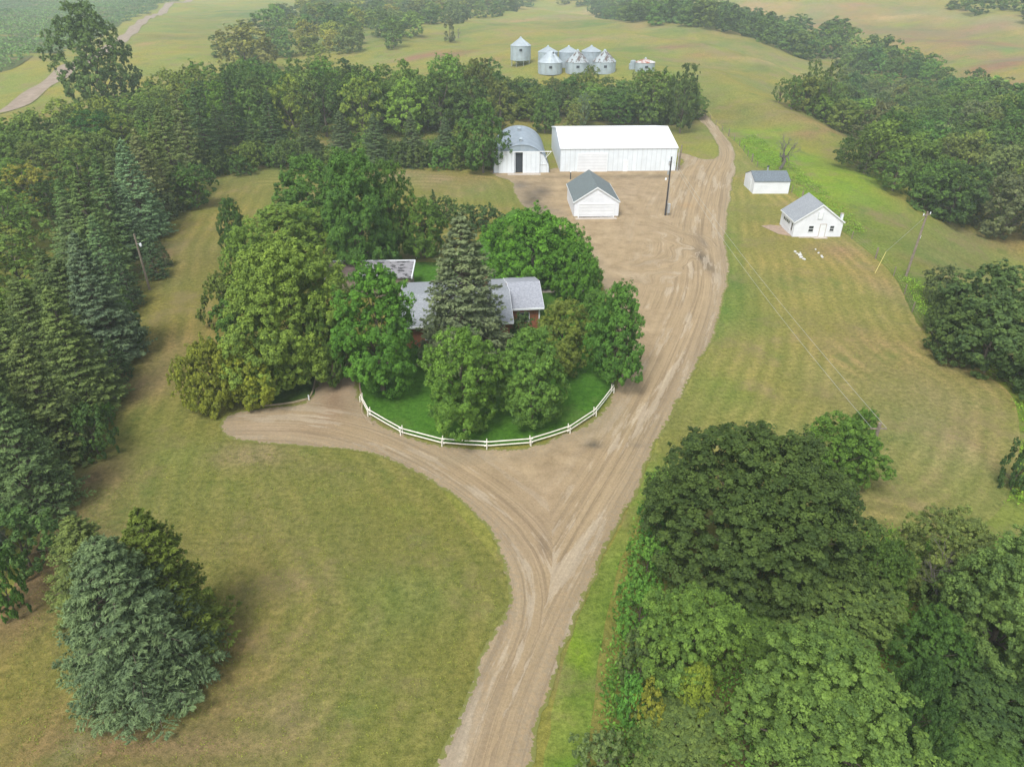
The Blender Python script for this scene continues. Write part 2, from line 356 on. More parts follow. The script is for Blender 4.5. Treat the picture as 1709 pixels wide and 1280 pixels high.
# colours (linear albedo)
OLIVE = (.245, .262, .062); DRY = (.255, .205, .105); BROWN = (.225, .15, .082); GRN = (.125, .19, .04); VIV = (.20, .36, .025); TAN = (.30, .235, .13); LITTER = (.16, .11, .065); DGRN = (.07, .12, .03)
def axis_pts(lo, hi, step, far_lo, far_hi, g=1.02):
    a = list(np.arange(lo, hi + .1, step)); s = step
    while a[-1] < far_hi: s *= g; a.append(a[-1] + s)
    s = step; b = []; p = lo
    while p > far_lo: s *= g; p -= s; b.append(p)
    return np.array(b[::-1] + a)
xs = axis_pts(-95, 110, 1.25, -1500, 1500); ys = axis_pts(12, 235, 1.25, -60, 1950)
X, Y = np.meshgrid(xs, ys); x = X.ravel(); y = Y.ravel(); z = hgt(x, y)
CREST = (.33, .285, .135); SWALE = (.125, .185, .05)
gp = [
 ([(1050, 75), (1120, 88), (1200, 97), (1290, 108), (1350, 124)], 4, CREST, .85), ([(1040, 84), (1120, 98), (1200, 108), (1280, 122)], 7, SWALE, .6),
 ([(980, 17), (1060, 42), (1100, 48), (1160, 47), (1220, 60), (1300, 73), (1400, 86)], 7, CREST, .85), ([(1100, 55), (1180, 58), (1260, 74), (1360, 92)], 8, SWALE, .6),
 ([(1200, 14), (1290, 18), (1400, 20), (1560, 26), (1620, 33), (1760, 55)], 14, CREST, .9), ([(1230, 32), (1400, 42), (1560, 66), (1709, 100)], 16, (.27, .19, .125), .7), ([(1480, 50), (1560, 58), (1640, 72)], 10, SWALE, .45),
 ([(840, 18), (900, 16), (980, 20)], 9, CREST, .6), ([(760, 60), (850, 40), (930, 34), (1000, 44)], 10, SWALE, .55), ([(640, 100), (720, 92), (830, 84)], 5, CREST, .5), ([(600, 120), (700, 112), (800, 118)], 6, SWALE, .5),
 ([(1170, 130), (1200, 170), (1260, 195), (1330, 215)], 5, SWALE, .5), ([(1290, 190), (1360, 208), (1420, 232)], 4, CREST, .7), ([(1240, 130), (1290, 150)], 5, CREST, .5), ([(1130, 60), (1160, 100), (1180, 160)], 6, (.24, .23, .075), .6),
 ([(1236, 222), (1290, 272), (1340, 312), (1430, 382), (1512, 448), (1545, 512), (1590, 565), (1665, 605), (1728, 655), (1728, 720), (1716, 800), (1700, 870)], 3.2, (.135, .25, .032), .9),
 ([(1700, 395), (1600, 400), (1540, 420)], 4, CREST, .5), ([(1420, 365), (1500, 400), (1560, 440)], 2.5, SWALE, .6),
 (600, 60, 200, 25, (.14, .19, .055), .6), (430, 20, 100, 22, (.10, .17, .055), .9), (500, 45, 100, 7, (.10, .11, .05), .7), (300, 60, 60, 14, (.17, .19, .055), .7),
 (640, 85, 60, 14, (.17, .22, .06), .6), (740, 90, 45, 9, BROWN, .8), (850, 70, 60, 10, (.20, .20, .06), .5), (240, 75, 12, 4, TAN, .9), (330, 108, 26, 3, TAN, .9),
 (60, 200, 90, 26, (.23, .21, .07), .8), (100, 175, 60, 14, (.19, .2, .06), .6), (30, 205, 25, 6, TAN, .6),
 (1000, 40, 60, 10, BROWN, .5), (1160, 62, 60, 8, (.17, .21, .06), .8), (1180, 92, 50, 6, BROWN, .75), (1000, 40, 50, 4, (.13,.21,.04), .7), (1270, 112, 15, 4, (.12,.12,.05), .7), (1330, 82, 90, 4, DRY, .8), (1250, 60, 100, 4, DRY, .5),
 (1300, 100, 80, 10, DRY, .5), (1050, 80, 40, 12, (.16, .22, .05), .6), (920, 95, 40, 20, (.2, .19, .06), .4), (1260, 140, 60, 12, (.19, .2, .06), .5),
 (1270, 210, 80, 22, (.21, .20, .065), .7), (1350, 200, 60, 12, DRY, .5), (1390, 225, 35, 10, BROWN, .7), (1300, 190, 40, 8, (.19, .2, .06), .5), (1200, 150, 30, 40, (.2, .21, .06), .4),
 (1280, 225, 55, 14, VIV, .8), (1240, 210, 30, 10, GRN, .5), (1330, 270, 30, 18, VIV, .7), (1400, 300, 70, 22, VIV, .75), (1370, 330, 70, 22, VIV, .95), (1290, 245, 50, 16, VIV, .8), (1460, 372, 50, 16, (.17, .29, .035), .8), (1500, 420, 34, 12, (.19, .27, .045), .7), (1460, 350, 60, 14, (.17, .24, .04), .8), (1440, 375, 40, 14, GRN, .6), (1420, 285, 40, 10, DGRN, .5),
 (1560, 390, 60, 15, (.19, .22, .055), .6), (1650, 410, 80, 14, (.22, .19, .08), .8), (1600, 430, 70, 14, (.2, .2, .06), .6), (1520, 430, 30, 14, (.22, .18, .08), .5), (1530, 460, 40, 20, GRN, .5), (1540, 520, 30, 30, (.15, .23, .045), .8), (1700, 640, 30, 50, (.15, .22, .045), .7), (1590, 590, 50, 16, (.15, .24, .045), .8),
 (1420, 20, 120, 14, (.24, .20, .10), .8), (1600, 70, 110, 22, (.24, .17, .105), .9), (1490, 50, 120, 10, (.21, .19, .085), .6), (1690, 60, 30, 12, (.16, .2, .06), .6), (1560, 18, 100, 5, (.28, .24, .12), .7), (1200, 15, 80, 8, (.22, .21, .09), .7), (1660, 110, 60, 15, (.25,.16,.1), .8),
 (40, 14, 50, 8, (.30, .26, .13), .8),
 (1500, 30, 60, 4, (.34, .29, .14), .9), (1380, 45, 50, 6, (.30, .19, .12), .7), (1640, 48, 70, 6, (.30, .2, .13), .7), (1580, 100, 60, 8, (.27, .17, .11), .7), (1690, 85, 30, 8, (.17, .25, .07), .8), (1440, 8, 90, 4, (.30, .21, .13), .8), (1330, 30, 60, 5, (.20, .23, .08), .7), (1250, 25, 50, 4, (.29, .24, .12), .7), (1700, 140, 40, 8, (.27, .19, .12), .7),
 (900, 28, 50, 5, (.19, .26, .07), .8), (960, 30, 40, 4, (.30, .24, .12), .8), (1060, 62, 50, 5, (.29, .25, .12), .8), (870, 55, 40, 4, (.28, .24, .11), .7), (1120, 80, 50, 4, (.25, .16, .10), .8), (1200, 110, 60, 5, (.25, .23, .09), .7), (1350, 95, 50, 3, (.34, .29, .13), .9), (1100, 110, 40, 8, (.15, .22, .05), .6), (820, 100, 30, 8, (.23, .2, .09), .6), (700, 95, 30, 6, (.25, .16, .11), .7), (1180, 150, 30, 10, (.22, .24, .06), .6), (800, 128, 40, 5, (.25, .22, .06), .7), (560, 130, 60, 8, (.2, .24, .06), .6), (1000, 100, 14, 6, (.13, .2, .04), .6),
 (1350, 225, 50, 7, (.30, .215, .12), .8), (1300, 240, 60, 7, (.15, .22, .04), .7), (1480, 400, 40, 8, (.14, .2, .04), .6), (1360, 305, 70, 16, (.17, .30, .03), .85), (1300, 262, 50, 14, (.16, .28, .03), .7), (1440, 340, 50, 10, (.19, .27, .04), .7),
]
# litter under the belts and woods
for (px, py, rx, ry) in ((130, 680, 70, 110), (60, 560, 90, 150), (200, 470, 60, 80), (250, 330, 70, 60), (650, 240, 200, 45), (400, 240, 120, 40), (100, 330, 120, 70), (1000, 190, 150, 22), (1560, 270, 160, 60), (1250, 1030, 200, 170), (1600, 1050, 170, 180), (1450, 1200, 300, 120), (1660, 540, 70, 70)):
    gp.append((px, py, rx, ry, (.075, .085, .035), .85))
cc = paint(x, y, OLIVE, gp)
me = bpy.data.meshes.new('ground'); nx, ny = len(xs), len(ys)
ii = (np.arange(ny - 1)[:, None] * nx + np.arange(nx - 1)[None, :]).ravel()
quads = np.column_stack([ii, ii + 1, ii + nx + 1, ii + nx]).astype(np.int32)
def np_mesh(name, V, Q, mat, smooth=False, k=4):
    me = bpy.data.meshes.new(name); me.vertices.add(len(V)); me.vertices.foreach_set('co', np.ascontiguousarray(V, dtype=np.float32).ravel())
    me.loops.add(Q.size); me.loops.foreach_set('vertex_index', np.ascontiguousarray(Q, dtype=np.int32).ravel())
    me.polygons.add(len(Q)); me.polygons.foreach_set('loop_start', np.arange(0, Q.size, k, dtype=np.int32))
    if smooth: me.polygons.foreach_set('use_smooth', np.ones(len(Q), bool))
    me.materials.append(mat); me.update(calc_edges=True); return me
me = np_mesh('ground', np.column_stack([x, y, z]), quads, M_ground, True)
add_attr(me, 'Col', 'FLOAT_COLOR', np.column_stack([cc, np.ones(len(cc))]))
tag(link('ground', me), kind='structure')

# --- left lawn
lawn_px = [(-260, 1500), (-60, 1150), (60, 900), (110, 800), (150, 730), (200, 640), (222, 560), (240, 470), (275, 390), (330, 320), (360, 292), (480, 284), (600, 290), (700, 284), (820, 291), (850, 300), (872, 345), (900, 375), (870, 420), (700, 460), (620, 560), (600, 640), (800, 900), (860, 1010), (740, 1300), (700, 1500)]
lp = [(430, 900, 200, 140, (.20, .20, .065), .5), (600, 900, 150, 150, (.17, .185, .055), .6), (740, 960, 90, 90, (.16, .19, .05), .6), (300, 760, 60, 22, (.19, .235, .06), .7), (680, 852, 18, 8, (.21, .26, .06), .8), (530, 1190, 26, 10, (.26, .27, .09), .8),
      (160, 800, 60, 60, BROWN, .85), (120, 930, 110, 40, (.24, .165, .09), .7), (300, 1260, 160, 30, (.24, .18, .095), .7), (640, 1000, 60, 60, (.16, .21, .045), .5), (500, 820, 140, 16, (.23, .225, .07), .6), (230, 650, 45, 70, (.235, .18, .10), .8), (60, 980, 80, 90, BROWN, .9), (380, 1150, 60, 110, BROWN, .85), (200, 1230, 160, 60, (.22, .17, .09), .8), (480, 1200, 60, 80, (.24, .20, .10), .6),
      (440, 760, 60, 20, TAN, .8), (560, 780, 60, 12, (.25, .21, .1), .6), (290, 600, 60, 60, (.22, .20, .075), .5), (320, 420, 60, 70, (.16, .165, .055), .7), (400, 310, 80, 20, (.17, .165, .055), .6), (250, 440, 22, 22, LITTER, .8), (190, 700, 30, 26, LITTER, .7),
      (760, 300, 70, 16, (.24, .205, .10), .8), (780, 330, 60, 12, (.20, .22, .06), .6), (650, 290, 60, 8, TAN, .8), (470, 1060, 10, 12, (.4, .4, .3), .7), (490, 963, 12, 4, (.33, .32, .2), .6), (500, 940, 40, 40, (.19, .22, .06), .4), (600, 1100, 120, 100, (.19, .2, .06), .5), (140, 1250, 14, 14, (.27, .29, .17), .7), (435, 960, 10, 4, (.3, .3, .2), .5)]
sheet('lawn', M_lawnL, smooth_poly(lawn_px, 1.2, .08), 1.3, .02, (.192, .202, .050), lp)
# --- right lawn and the verge beside the drive
rl_px = [(850, 1500), (900, 1290), (960, 1040), (1050, 850), (1120, 690), (1190, 560), (1205, 440), (1205, 330), (1215, 250), (1190, 205), (1172, 186), (1180, 183), (1225, 235), (1262, 278), (1320, 320), (1420, 398), (1490, 460), (1520, 520), (1560, 578), (1640, 620), (1690, 665), (1702, 720), (1690, 800), (1672, 850), (1600, 895), (1540, 900), (1490, 885), (1400, 880), (1200, 900), (1120, 800), (1085, 830), (1030, 960), (1000, 1100), (975, 1290), (960, 1500)]
rp = [([(1085, 800), (1045, 900), (1010, 1000), (978, 1120), (945, 1290)], 1.9, (.125, .25, .03), .95), ([(1215, 340), (1212, 420), (1222, 500), (1200, 570)], 1.6, (.13, .21, .04), .8), (1250, 360, 40, 60, (.19, .20, .055), .6), (1230, 480, 24, 90, GRN, .75), (1300, 560, 50, 60, (.17, .205, .05), .6), (1500, 640, 110, 90, (.25, .225, .095), .7), (1430, 720, 80, 60, (.23, .21, .08), .5), (1600, 760, 80, 80, (.27, .235, .11), .7), (1500, 850, 50, 30, (.26, .20, .10), .6), (1680, 790, 12, 70, BROWN, .7), (1400, 420, 45, 14, (.27, .20, .11), .7), (1290, 560, 30, 50, (.15, .21, .04), .5), (1480, 480, 30, 40, (.26, .215, .10), .6),
      (1140, 740, 40, 40, (.20, .21, .05), .6), (1200, 640, 50, 40, (.17, .22, .045), .5), (960, 1150, 30, 130, (.14, .225, .035), .85), (965, 1080, 15, 30, (.20, .33, .02), .95), (990, 980, 18, 70, (.13, .2, .03), .7), (1500, 735, 26, 6, (.10, .15, .045), .8), (1440, 545, 18, 8, (.12, .16, .05), .5), (1455, 600, 12, 20, (.13, .17, .05), .5), (1110, 690, 20, 20, (.2,.2,.06), .7), (1330, 470, 60, 30, (.19,.205,.06), .6), (1095, 770, 14, 14, (.12, .22, .03), .8)]
sheet('mown_field', M_lawn, smooth_poly(rl_px, 1.2, .06), 1.3, .025, (.228, .235, .066), rp)
# --- gravel drive and yard
gr_px = [(680, 1500), (728, 1300), (762, 1200), (800, 1090), (850, 1012), (845, 950), (833, 915), (800, 870), (755, 830), (680, 785), (600, 757), (500, 745), (420, 740), (378, 732), (367, 712), (385, 692), (430, 682), (490, 674), (516, 667), (527, 640), (532, 600), (545, 585), (575, 590), (598, 620), (603, 668), (614, 692), (670, 722), (738, 742), (813, 748), (885, 743), (949, 720), (995, 693), (1023, 655), (1034, 620), (1030, 560), (1012, 500), (990, 440), (955, 395), (900, 368), (872, 345), (858, 320), (850, 303), (825, 294), (823, 284), (917, 282), (935, 280), (1125, 278), (1128, 256), (1150, 258), (1172, 266), (1196, 262), (1195, 240), (1180, 215), (1160, 194), (1172, 188), (1200, 214), (1224, 246), (1228, 278), (1220, 330), (1212, 400), (1217, 450), (1212, 490), (1190, 560), (1160, 620), (1120, 690), (1085, 770), (1050, 850), (1000, 945), (960, 1040), (920, 1150), (880, 1290), (840, 1500)]
GL = smooth_poly(gr_px, .5, .05)
GL = GL + np.column_stack([fbm(GL[:, 0] * 3, GL[:, 1] * 3), fbm(GL[:, 0] * 3, GL[:, 1] * 3, 2)]) * .16
def flow(L, x, y):
    best = np.full(len(x), 1e9); al = np.zeros(len(x)); ac = np.zeros(len(x)); acc = 0
    for i in range(len(L) - 1):
        a, b_ = L[i], L[i + 1]; d = b_ - a; l = np.hypot(*d); t = np.clip(((x - a[0]) * d[0] + (y - a[1]) * d[1]) / l ** 2, 0, 1)
        qx, qy = a[0] + t * d[0], a[1] + t * d[1]; dist = np.hypot(x - qx, y - qy); m = dist < best
        sg = np.sign((x - a[0]) * d[1] - (y - a[1]) * d[0]); best[m] = dist[m]; al[m] = (acc + t * l)[m]; ac[m] = (dist * sg)[m]; acc += l
    return al, ac, best
TA = smooth_poly([(790, 1500), (830, 1260), (905, 1060), (985, 900), (1075, 740), (1140, 600), (1180, 480), (1175, 380), (1190, 300), (1205, 250), (1170, 195)], 2, 0, False)
TB = smooth_poly([(760, 1450), (830, 1200), (890, 1050), (890, 960), (850, 890), (790, 835), (700, 775), (600, 732), (500, 712), (380, 712)], 2, 0, False)
def gravel_attrs(me, x, y):
    a1, c1, d1 = flow(TA, x, y); a2, c2, d2 = flow(TB, x, y)
    q = G(1055, 418); rr = np.hypot(x - q[0], (y - q[1]) * .8); an = np.arctan2(y - q[1], x - q[0]); yd = y > 72
    mixv = np.where(yd, (1 - sst(rr + 4 * fbm(x, y), 7, 16)) * (.35 + .4 * np.clip(fbm(x, y, 4) + .5, 0, 1)), sst(d1 - d2, -1.2, 1.2)); a2 = np.where(yd, an * 9 + 3 * fbm(x, y, 5), a2); c2 = np.where(yd, rr + 2.2 * fbm(x, y, 2), c2)
    add_attr(me, 'flowA', 'FLOAT_VECTOR', np.column_stack([a1, c1, c1 * 0])); add_attr(me, 'flowB', 'FLOAT_VECTOR', np.column_stack([a2, c2, c2 * 0 + 5]))
    add_attr(me, 'mixAB', 'FLOAT', mixv); add_attr(me, 'traf', 'FLOAT', .05 + .8 * (1 - sst(np.minimum(d1, d2), 1.8, np.where(y > 75, 14, 5.5))))
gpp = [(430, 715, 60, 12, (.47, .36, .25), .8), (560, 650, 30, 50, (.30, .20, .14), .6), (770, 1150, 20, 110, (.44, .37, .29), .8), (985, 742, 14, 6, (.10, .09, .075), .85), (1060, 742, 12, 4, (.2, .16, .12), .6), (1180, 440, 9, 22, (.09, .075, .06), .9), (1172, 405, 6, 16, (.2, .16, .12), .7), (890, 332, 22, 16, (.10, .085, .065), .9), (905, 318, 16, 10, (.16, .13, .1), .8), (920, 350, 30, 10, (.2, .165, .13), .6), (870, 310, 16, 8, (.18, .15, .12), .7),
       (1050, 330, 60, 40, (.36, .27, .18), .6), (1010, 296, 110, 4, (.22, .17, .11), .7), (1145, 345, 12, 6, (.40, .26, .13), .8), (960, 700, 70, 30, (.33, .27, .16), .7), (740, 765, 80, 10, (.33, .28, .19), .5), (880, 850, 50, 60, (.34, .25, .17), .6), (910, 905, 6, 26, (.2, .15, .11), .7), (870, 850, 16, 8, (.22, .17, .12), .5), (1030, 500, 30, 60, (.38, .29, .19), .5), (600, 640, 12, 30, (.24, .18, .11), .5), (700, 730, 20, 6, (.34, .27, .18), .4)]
sheet('gravel_drive', M_gravel, GL, .6, .045, (.395, .295, .178), gpp, gravel_attrs)
# --- watered house lawn (inside the white fence) and the wedge beside the garage drive
hl_px = [(600, 620), (605, 668), (616, 690), (672, 720), (739, 739), (813, 745), (884, 740), (947, 717), (992, 691), (1020, 654), (1030, 620), (1026, 560), (1008, 500), (985, 440), (950, 400), (900, 372), (860, 350), (820, 380), (800, 400), (740, 436), (690, 440), (660, 470), (640, 560), (610, 590)]
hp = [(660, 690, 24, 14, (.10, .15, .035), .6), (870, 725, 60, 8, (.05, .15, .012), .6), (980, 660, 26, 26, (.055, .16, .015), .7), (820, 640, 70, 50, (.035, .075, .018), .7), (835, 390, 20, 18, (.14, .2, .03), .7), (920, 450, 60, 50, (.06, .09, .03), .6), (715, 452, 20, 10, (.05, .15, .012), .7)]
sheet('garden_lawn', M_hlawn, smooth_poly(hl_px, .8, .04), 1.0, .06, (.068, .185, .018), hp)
sheet('garden_lawn', M_hlawn, smooth_poly([(420, 676), (515, 664), (525, 640), (529, 600), (500, 575), (440, 600), (400, 640)], .6, .03), .8, .06, (.05, .115, .018), [])

# ---------------------------------------------------------------- country road and crop field far left
def ribbon(name, px, width, mat, base, lift, step=3):
    L = smooth_poly(px, step, 0, False); out_l, out_r = [], []
    for i in range(len(L)):
        d = L[min(i + 1, len(L) - 1)] - L[max(i - 1, 0)]; d = d / np.hypot(*d); n = np.array((-d[1], d[0]))
        out_l.append(L[i] + n * width / 2); out_r.append(L[i] - n * width / 2)
    return np.array(out_l + out_r[::-1])
RL = ribbon('country_road', [(-40, 198), (110, 116), (325, -3), (450, -40)], 6.5, None, None, 0)
sheet('country_road', M_gravel, RL, 2.4, .12, (.34, .265, .21), [], lambda me, x, y: [add_attr(me, 'flowA', 'FLOAT_VECTOR', np.column_stack([y, x, x * 0])), add_attr(me, 'flowB', 'FLOAT_VECTOR', np.column_stack([y, x, x * 0])), add_attr(me, 'mixAB', 'FLOAT', x * 0), add_attr(me, 'traf', 'FLOAT', x * 0 + .2)])

# ---------------------------------------------------------------- leaves
def unit(v): return v / (np.linalg.norm(v, axis=-1, keepdims=True) + 1e-9)
def leaf_arrays(C, Nn, size, rg, aspect=.6, along=None):
    n = len(C); Nn = unit(Nn)
    T = along if along is not None else rg.normal(size=(n, 3))
    T = unit(T - (T * Nn).sum(1, keepdims=True) * Nn); B = np.cross(Nn, T)
    s = size[:, None]
    V = np.empty((n, 4, 3)); dr = Nn * s * .18
    V[:, 0] = C - T * s - dr; V[:, 1] = C + B * s * aspect; V[:, 2] = C + T * s - dr; V[:, 3] = C - B * s * aspect
    return V.reshape(-1, 3)
def leaf_mesh(name, C, Nn, size, tone, rg, aspect=.6, along=None, extra=None, mat=None):
    V = leaf_arrays(C, Nn, size, rg, aspect, along); Q = np.arange(len(V)).reshape(-1, 4)
    me = np_mesh(name, V, Q, mat or M_leaf)
    a = me.attributes.new('tone', 'FLOAT', 'FACE'); a.data.foreach_set('value', np.clip(tone, 0, 1).astype(np.float32)); return me
def sph(rg, n): return unit(rg.normal(size=(n, 3)))
def crown_points(rg, H, Rr, cb, nclump, rc, nsub, nleaf, prof, rough=.16, top=1.0, spread=(.55, .95)):
    # billows spread over an uneven envelope
    ph = rg.uniform(0, 6.28, 6)
    def env(t, a):
        if prof == 'round': r = np.sqrt(np.clip(1 - (2 * t - 1) ** 2, 0, 1)) ** .8
        elif prof == 'egg': r = np.sqrt(np.clip(1 - (2 * t ** .8 - 1) ** 2, 0, 1)) * (1.05 - .25 * t)
        elif prof == 'dome': r = np.clip(1 - t ** 2.4, 0, 1) ** .55 * (.78 + .3 * np.minimum(t * 3, 1))
        elif prof == 'tall': r = np.clip(np.sin(np.pi * np.clip(t * .9 + .07, 0, 1)), 0, 1) ** .6
        else: r = np.clip(1.1 - t, 0, 1) ** .7
        return r * (1 + rough * (np.sin(a * 2 + ph[0] + t * 3) + .8 * np.sin(a * 3 + ph[1] - 4 * t) + .6 * np.sin(a * 5 + ph[2] + 6 * t)))
    cl = []; hf = 6.283 / (rc * 4.6)
    for _ in range(nclump):
        best = None
        for k in range(7):
            t = rg.uniform(.03, .97); a = rg.uniform(0, 6.283); f = rg.uniform(*spread) if rg.random() < .85 else rg.uniform(.1, .5)
            r = env(t, a) * (Rr - rc * .6) * f
            p = np.array((r * np.cos(a), r * np.sin(a), H * (cb + (top - cb) * t) - rc * .4 * (t > .8)))
            hole = math.sin(p[0] * hf + ph[3]) * math.sin(p[1] * hf + ph[4]) + math.sin(p[2] * hf * 1.2 + ph[5]) * math.sin((p[0] + p[1]) * hf * .7 + ph[0])
            d = min([np.linalg.norm(p - q) for q in cl]) if cl else 1
            if hole < -.45: d *= .25
            if best is None or d > best[0]: best = (d, p)
        cl.append(best[1])
    cl = np.array(cl); ax = np.array((0, 0, H * (cb + .35 * (1 - cb))))
    out = unit(cl - ax); out[:, 2] += .55; out = unit(out)
    rcs = rc * .86 * rg.uniform(.6, 1.3, nclump)
    ct = rg.uniform(0, 1, nclump)
    shoot = np.clip(rg.exponential(.22, (nclump, nsub, 1)), 0, .9)
    d = unit(sph(rg, nclump * nsub).reshape(nclump, nsub, 3) + out[:, None] * .95)
    sc = cl[:, None] + d * rcs[:, None, None] * rg.uniform(.5, 1.0, (nclump, nsub, 1)) * np.array((1, 1, .9)) + (out[:, None] * .6 + np.array((0, 0, .5))) * shoot * rcs[:, None, None]
    sd_ = unit(d + out[:, None] * .5)
    n = nclump * nsub; sc = sc.reshape(n, 3); sd_ = sd_.reshape(n, 3); st = np.repeat(ct, nsub) * .35 + rg.uniform(0, 1, n) ** 1.4 * .65
    rs = np.repeat(rcs, nsub) * rg.uniform(.2, .42, n)
    ld = unit(sph(rg, n * nleaf).reshape(n, nleaf, 3) + sd_[:, None] * .7)
    lc = sc[:, None] + ld * rs[:, None, None] * rg.uniform(.5, 1.15, (n, nleaf, 1))
    ln = unit(ld * .8 + sd_[:, None] * .4 + np.array((0, 0, .45)) + rg.normal(0, .45, (n, nleaf, 3)))
    tone = np.repeat(st, nleaf) * .75 + rg.uniform(0, .25, n * nleaf)
    return cl, lc.reshape(-1, 3), ln.reshape(-1, 3), tone
def trunk_mesh(rg, H, cl, r0, nlimb=14, mat=None, lean=0):
    mb = MB(); top = H * .72; pts = []; k = 7
    for i in range(k):
        f = i / (k - 1); pts.append((math.sin(f * 2.5) * .03 * H * lean + rg.normal(0, .01 * H) * (i > 0), rg.normal(0, .01 * H) * (i > 0), f * top))
    mb.tube([(0, 0, -.3)] + pts, [r0 * 1.35] + [r0 * (1 - .8 * i / (k - 1)) for i in range(k)], 8)
    idx = rg.choice(len(cl), min(nlimb, len(cl)), replace=False)
    for j in idx:
        c = cl[j]; zs = max(.12 * H, min(top * .95, c[2] * rg.uniform(.35, .7))); f = zs / top * (k - 1); i = min(int(f), k - 2); t = f - i
        a = np.array(pts[i]) * (1 - t) + np.array(pts[i + 1]) * t; r = r0 * (1 - .8 * f / (k - 1)) * .55
        m = a * .45 + c * .55 + np.array((0, 0, .06 * H)) * rg.uniform(-.5, .8)
        mb.tube([tuple(a), tuple(m), tuple(c)], [r, r * .6, r * .15], 5)
    return mb.mesh('trunk', mat or M_bark, True)
PROTO = {}
def broadleaf(key, seed, H, Rr, cb, nclump, rc, nsub, nleaf, leaf, prof='round', rough=.16, spread=(.55, .95), aspect=.62, nlimb=14, mat=None):
    rg = np.random.default_rng(seed); cl, C, Nn, tone = crown_points(rg, H, Rr, cb, nclump, rc, nsub, nleaf, prof, rough, 1.0, spread)
    size = leaf * rg.uniform(.4, 1.3, len(C))
    me = leaf_mesh('crown_' + key, C, Nn, size, tone, rg, aspect)
    rr_ = float(np.percentile(np.hypot(C[:, 0], C[:, 1]), 90)); z1, z0_ = float(np.percentile(C[:, 2], 99.3)), float(np.percentile(C[:, 2], 1.5))
    PROTO[key] = dict(H=z1, R=rr_, cb=max(.0, z0_ / z1), crown=me, trunk=trunk_mesh(rg, H, cl, H * .022, nlimb, mat)); return key
def conifer(key, seed, H, Rr, dz, nb, ntw, ntf, tl, tw=.34, pw=.85, droop=.22, cb=.03, ragged=.12, bare=0.0):
    rg = np.random.default_rng(seed); Cs, Ns, As, Ss, Ts = [], [], [], [], []; z = cb * H; br = MB(); tiers = 0
    while z < H * .985:
        t = z / H; L0 = Rr * max(1 - t, 0) ** pw * (1 if t > cb + .06 else .8) + .05; n = max(4, int(nb * (.45 + .55 * (1 - t)))); a0 = rg.uniform(0, 6.28)
        for k in range(n):
            if rg.random() < .05: continue
            a = a0 + 6.283 * k / n + rg.normal(0, .14); L = L0 * rg.uniform(1 - ragged * 1.6, 1 + ragged); zz = z + rg.normal(0, dz * .35)
            d = np.array((math.cos(a), math.sin(a), 0.)); sd2 = np.array((-d[1], d[0], 0.))
            up = .25 * (t - .35)
            bt = rg.uniform(0, 1)
            m = max(3, int(ntw * (.35 + .65 * L / Rr)))
            s = np.sort(rg.uniform(.22, 1.0, m)) ** .8; s[-1] = 1.0
            side = rg.choice([-1, 1], m); tl_ = (L * (1.02 - s) * .55 + .10 * L0 ** .3) * rg.uniform(.6, 1.1, m) * (side != 0)
            base = d * (s * L)[:, None]; base[:, 2] += zz + L * (up * s - droop * s ** 1.2 + .16 * s ** 3)
            q = rg.uniform(.15, 1.0, (m, ntf)); dirs = d * .75 + sd2 * side[:, None] * .8 + rg.normal(0, .12, (m, 3)); dirs[:, 2] += .03 - .12 * (1 - t)
            pt = base[:, None] + dirs[:, None] * (q * tl_[:, None])[..., None] + rg.normal(0, .05 * tl / .2, (m, ntf, 3))
            pt[..., 2] += .08 * q ** 2
            al = dirs[:, None] + rg.normal(0, .38, (m, ntf, 3)); al[..., 2] += .12
            nn = np.array((0, 0, 1.0)) + d * .55 + rg.normal(0, .45, (m, ntf, 3))
            Cs.append(pt.reshape(-1, 3)); Ns.append(nn.reshape(-1, 3)); As.append(al.reshape(-1, 3)); Ss.append(np.full(m * ntf, tl) * rg.uniform(.65, 1.2, m * ntf))
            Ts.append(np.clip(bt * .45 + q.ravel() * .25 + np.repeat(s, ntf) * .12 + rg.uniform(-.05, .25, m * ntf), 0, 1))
            if k % 2 == 0: br.tube([(0, 0, zz), tuple(d * L * .5 + np.array((0, 0, zz + L * (up * .5 - droop * .4)))), tuple(d * L * .95 + np.array((0, 0, zz + L * (up - droop + .12))))], [.05 * L0 ** .5, .03, .008], 4, False)
        z += dz * (.75 + .5 * rg.random()) * (1 - .35 * t)
    n = 60; C2 = np.zeros((n, 3)); C2[:, 2] = rg.uniform(.93 * H, H * 1.01, n); C2[:, :2] = rg.normal(0, .04, (n, 2)); Cs.append(C2); Ns.append(rg.normal(size=(n, 3))); A2 = rg.normal(0, .5, (n, 3)); A2[:, 2] += 1; As.append(A2); Ss.append(np.full(n, tl * .9)); Ts.append(rg.uniform(.4, .9, n))
    C, Nn, A_, Sz, T = map(np.concatenate, (Cs, Ns, As, Ss, Ts))
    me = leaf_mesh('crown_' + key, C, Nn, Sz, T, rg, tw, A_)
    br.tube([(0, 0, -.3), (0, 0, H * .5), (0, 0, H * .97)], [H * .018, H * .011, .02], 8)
    PROTO[key] = dict(H=H, R=Rr, cb=cb, crown=me, trunk=br.mesh('trunk', M_bark, True))
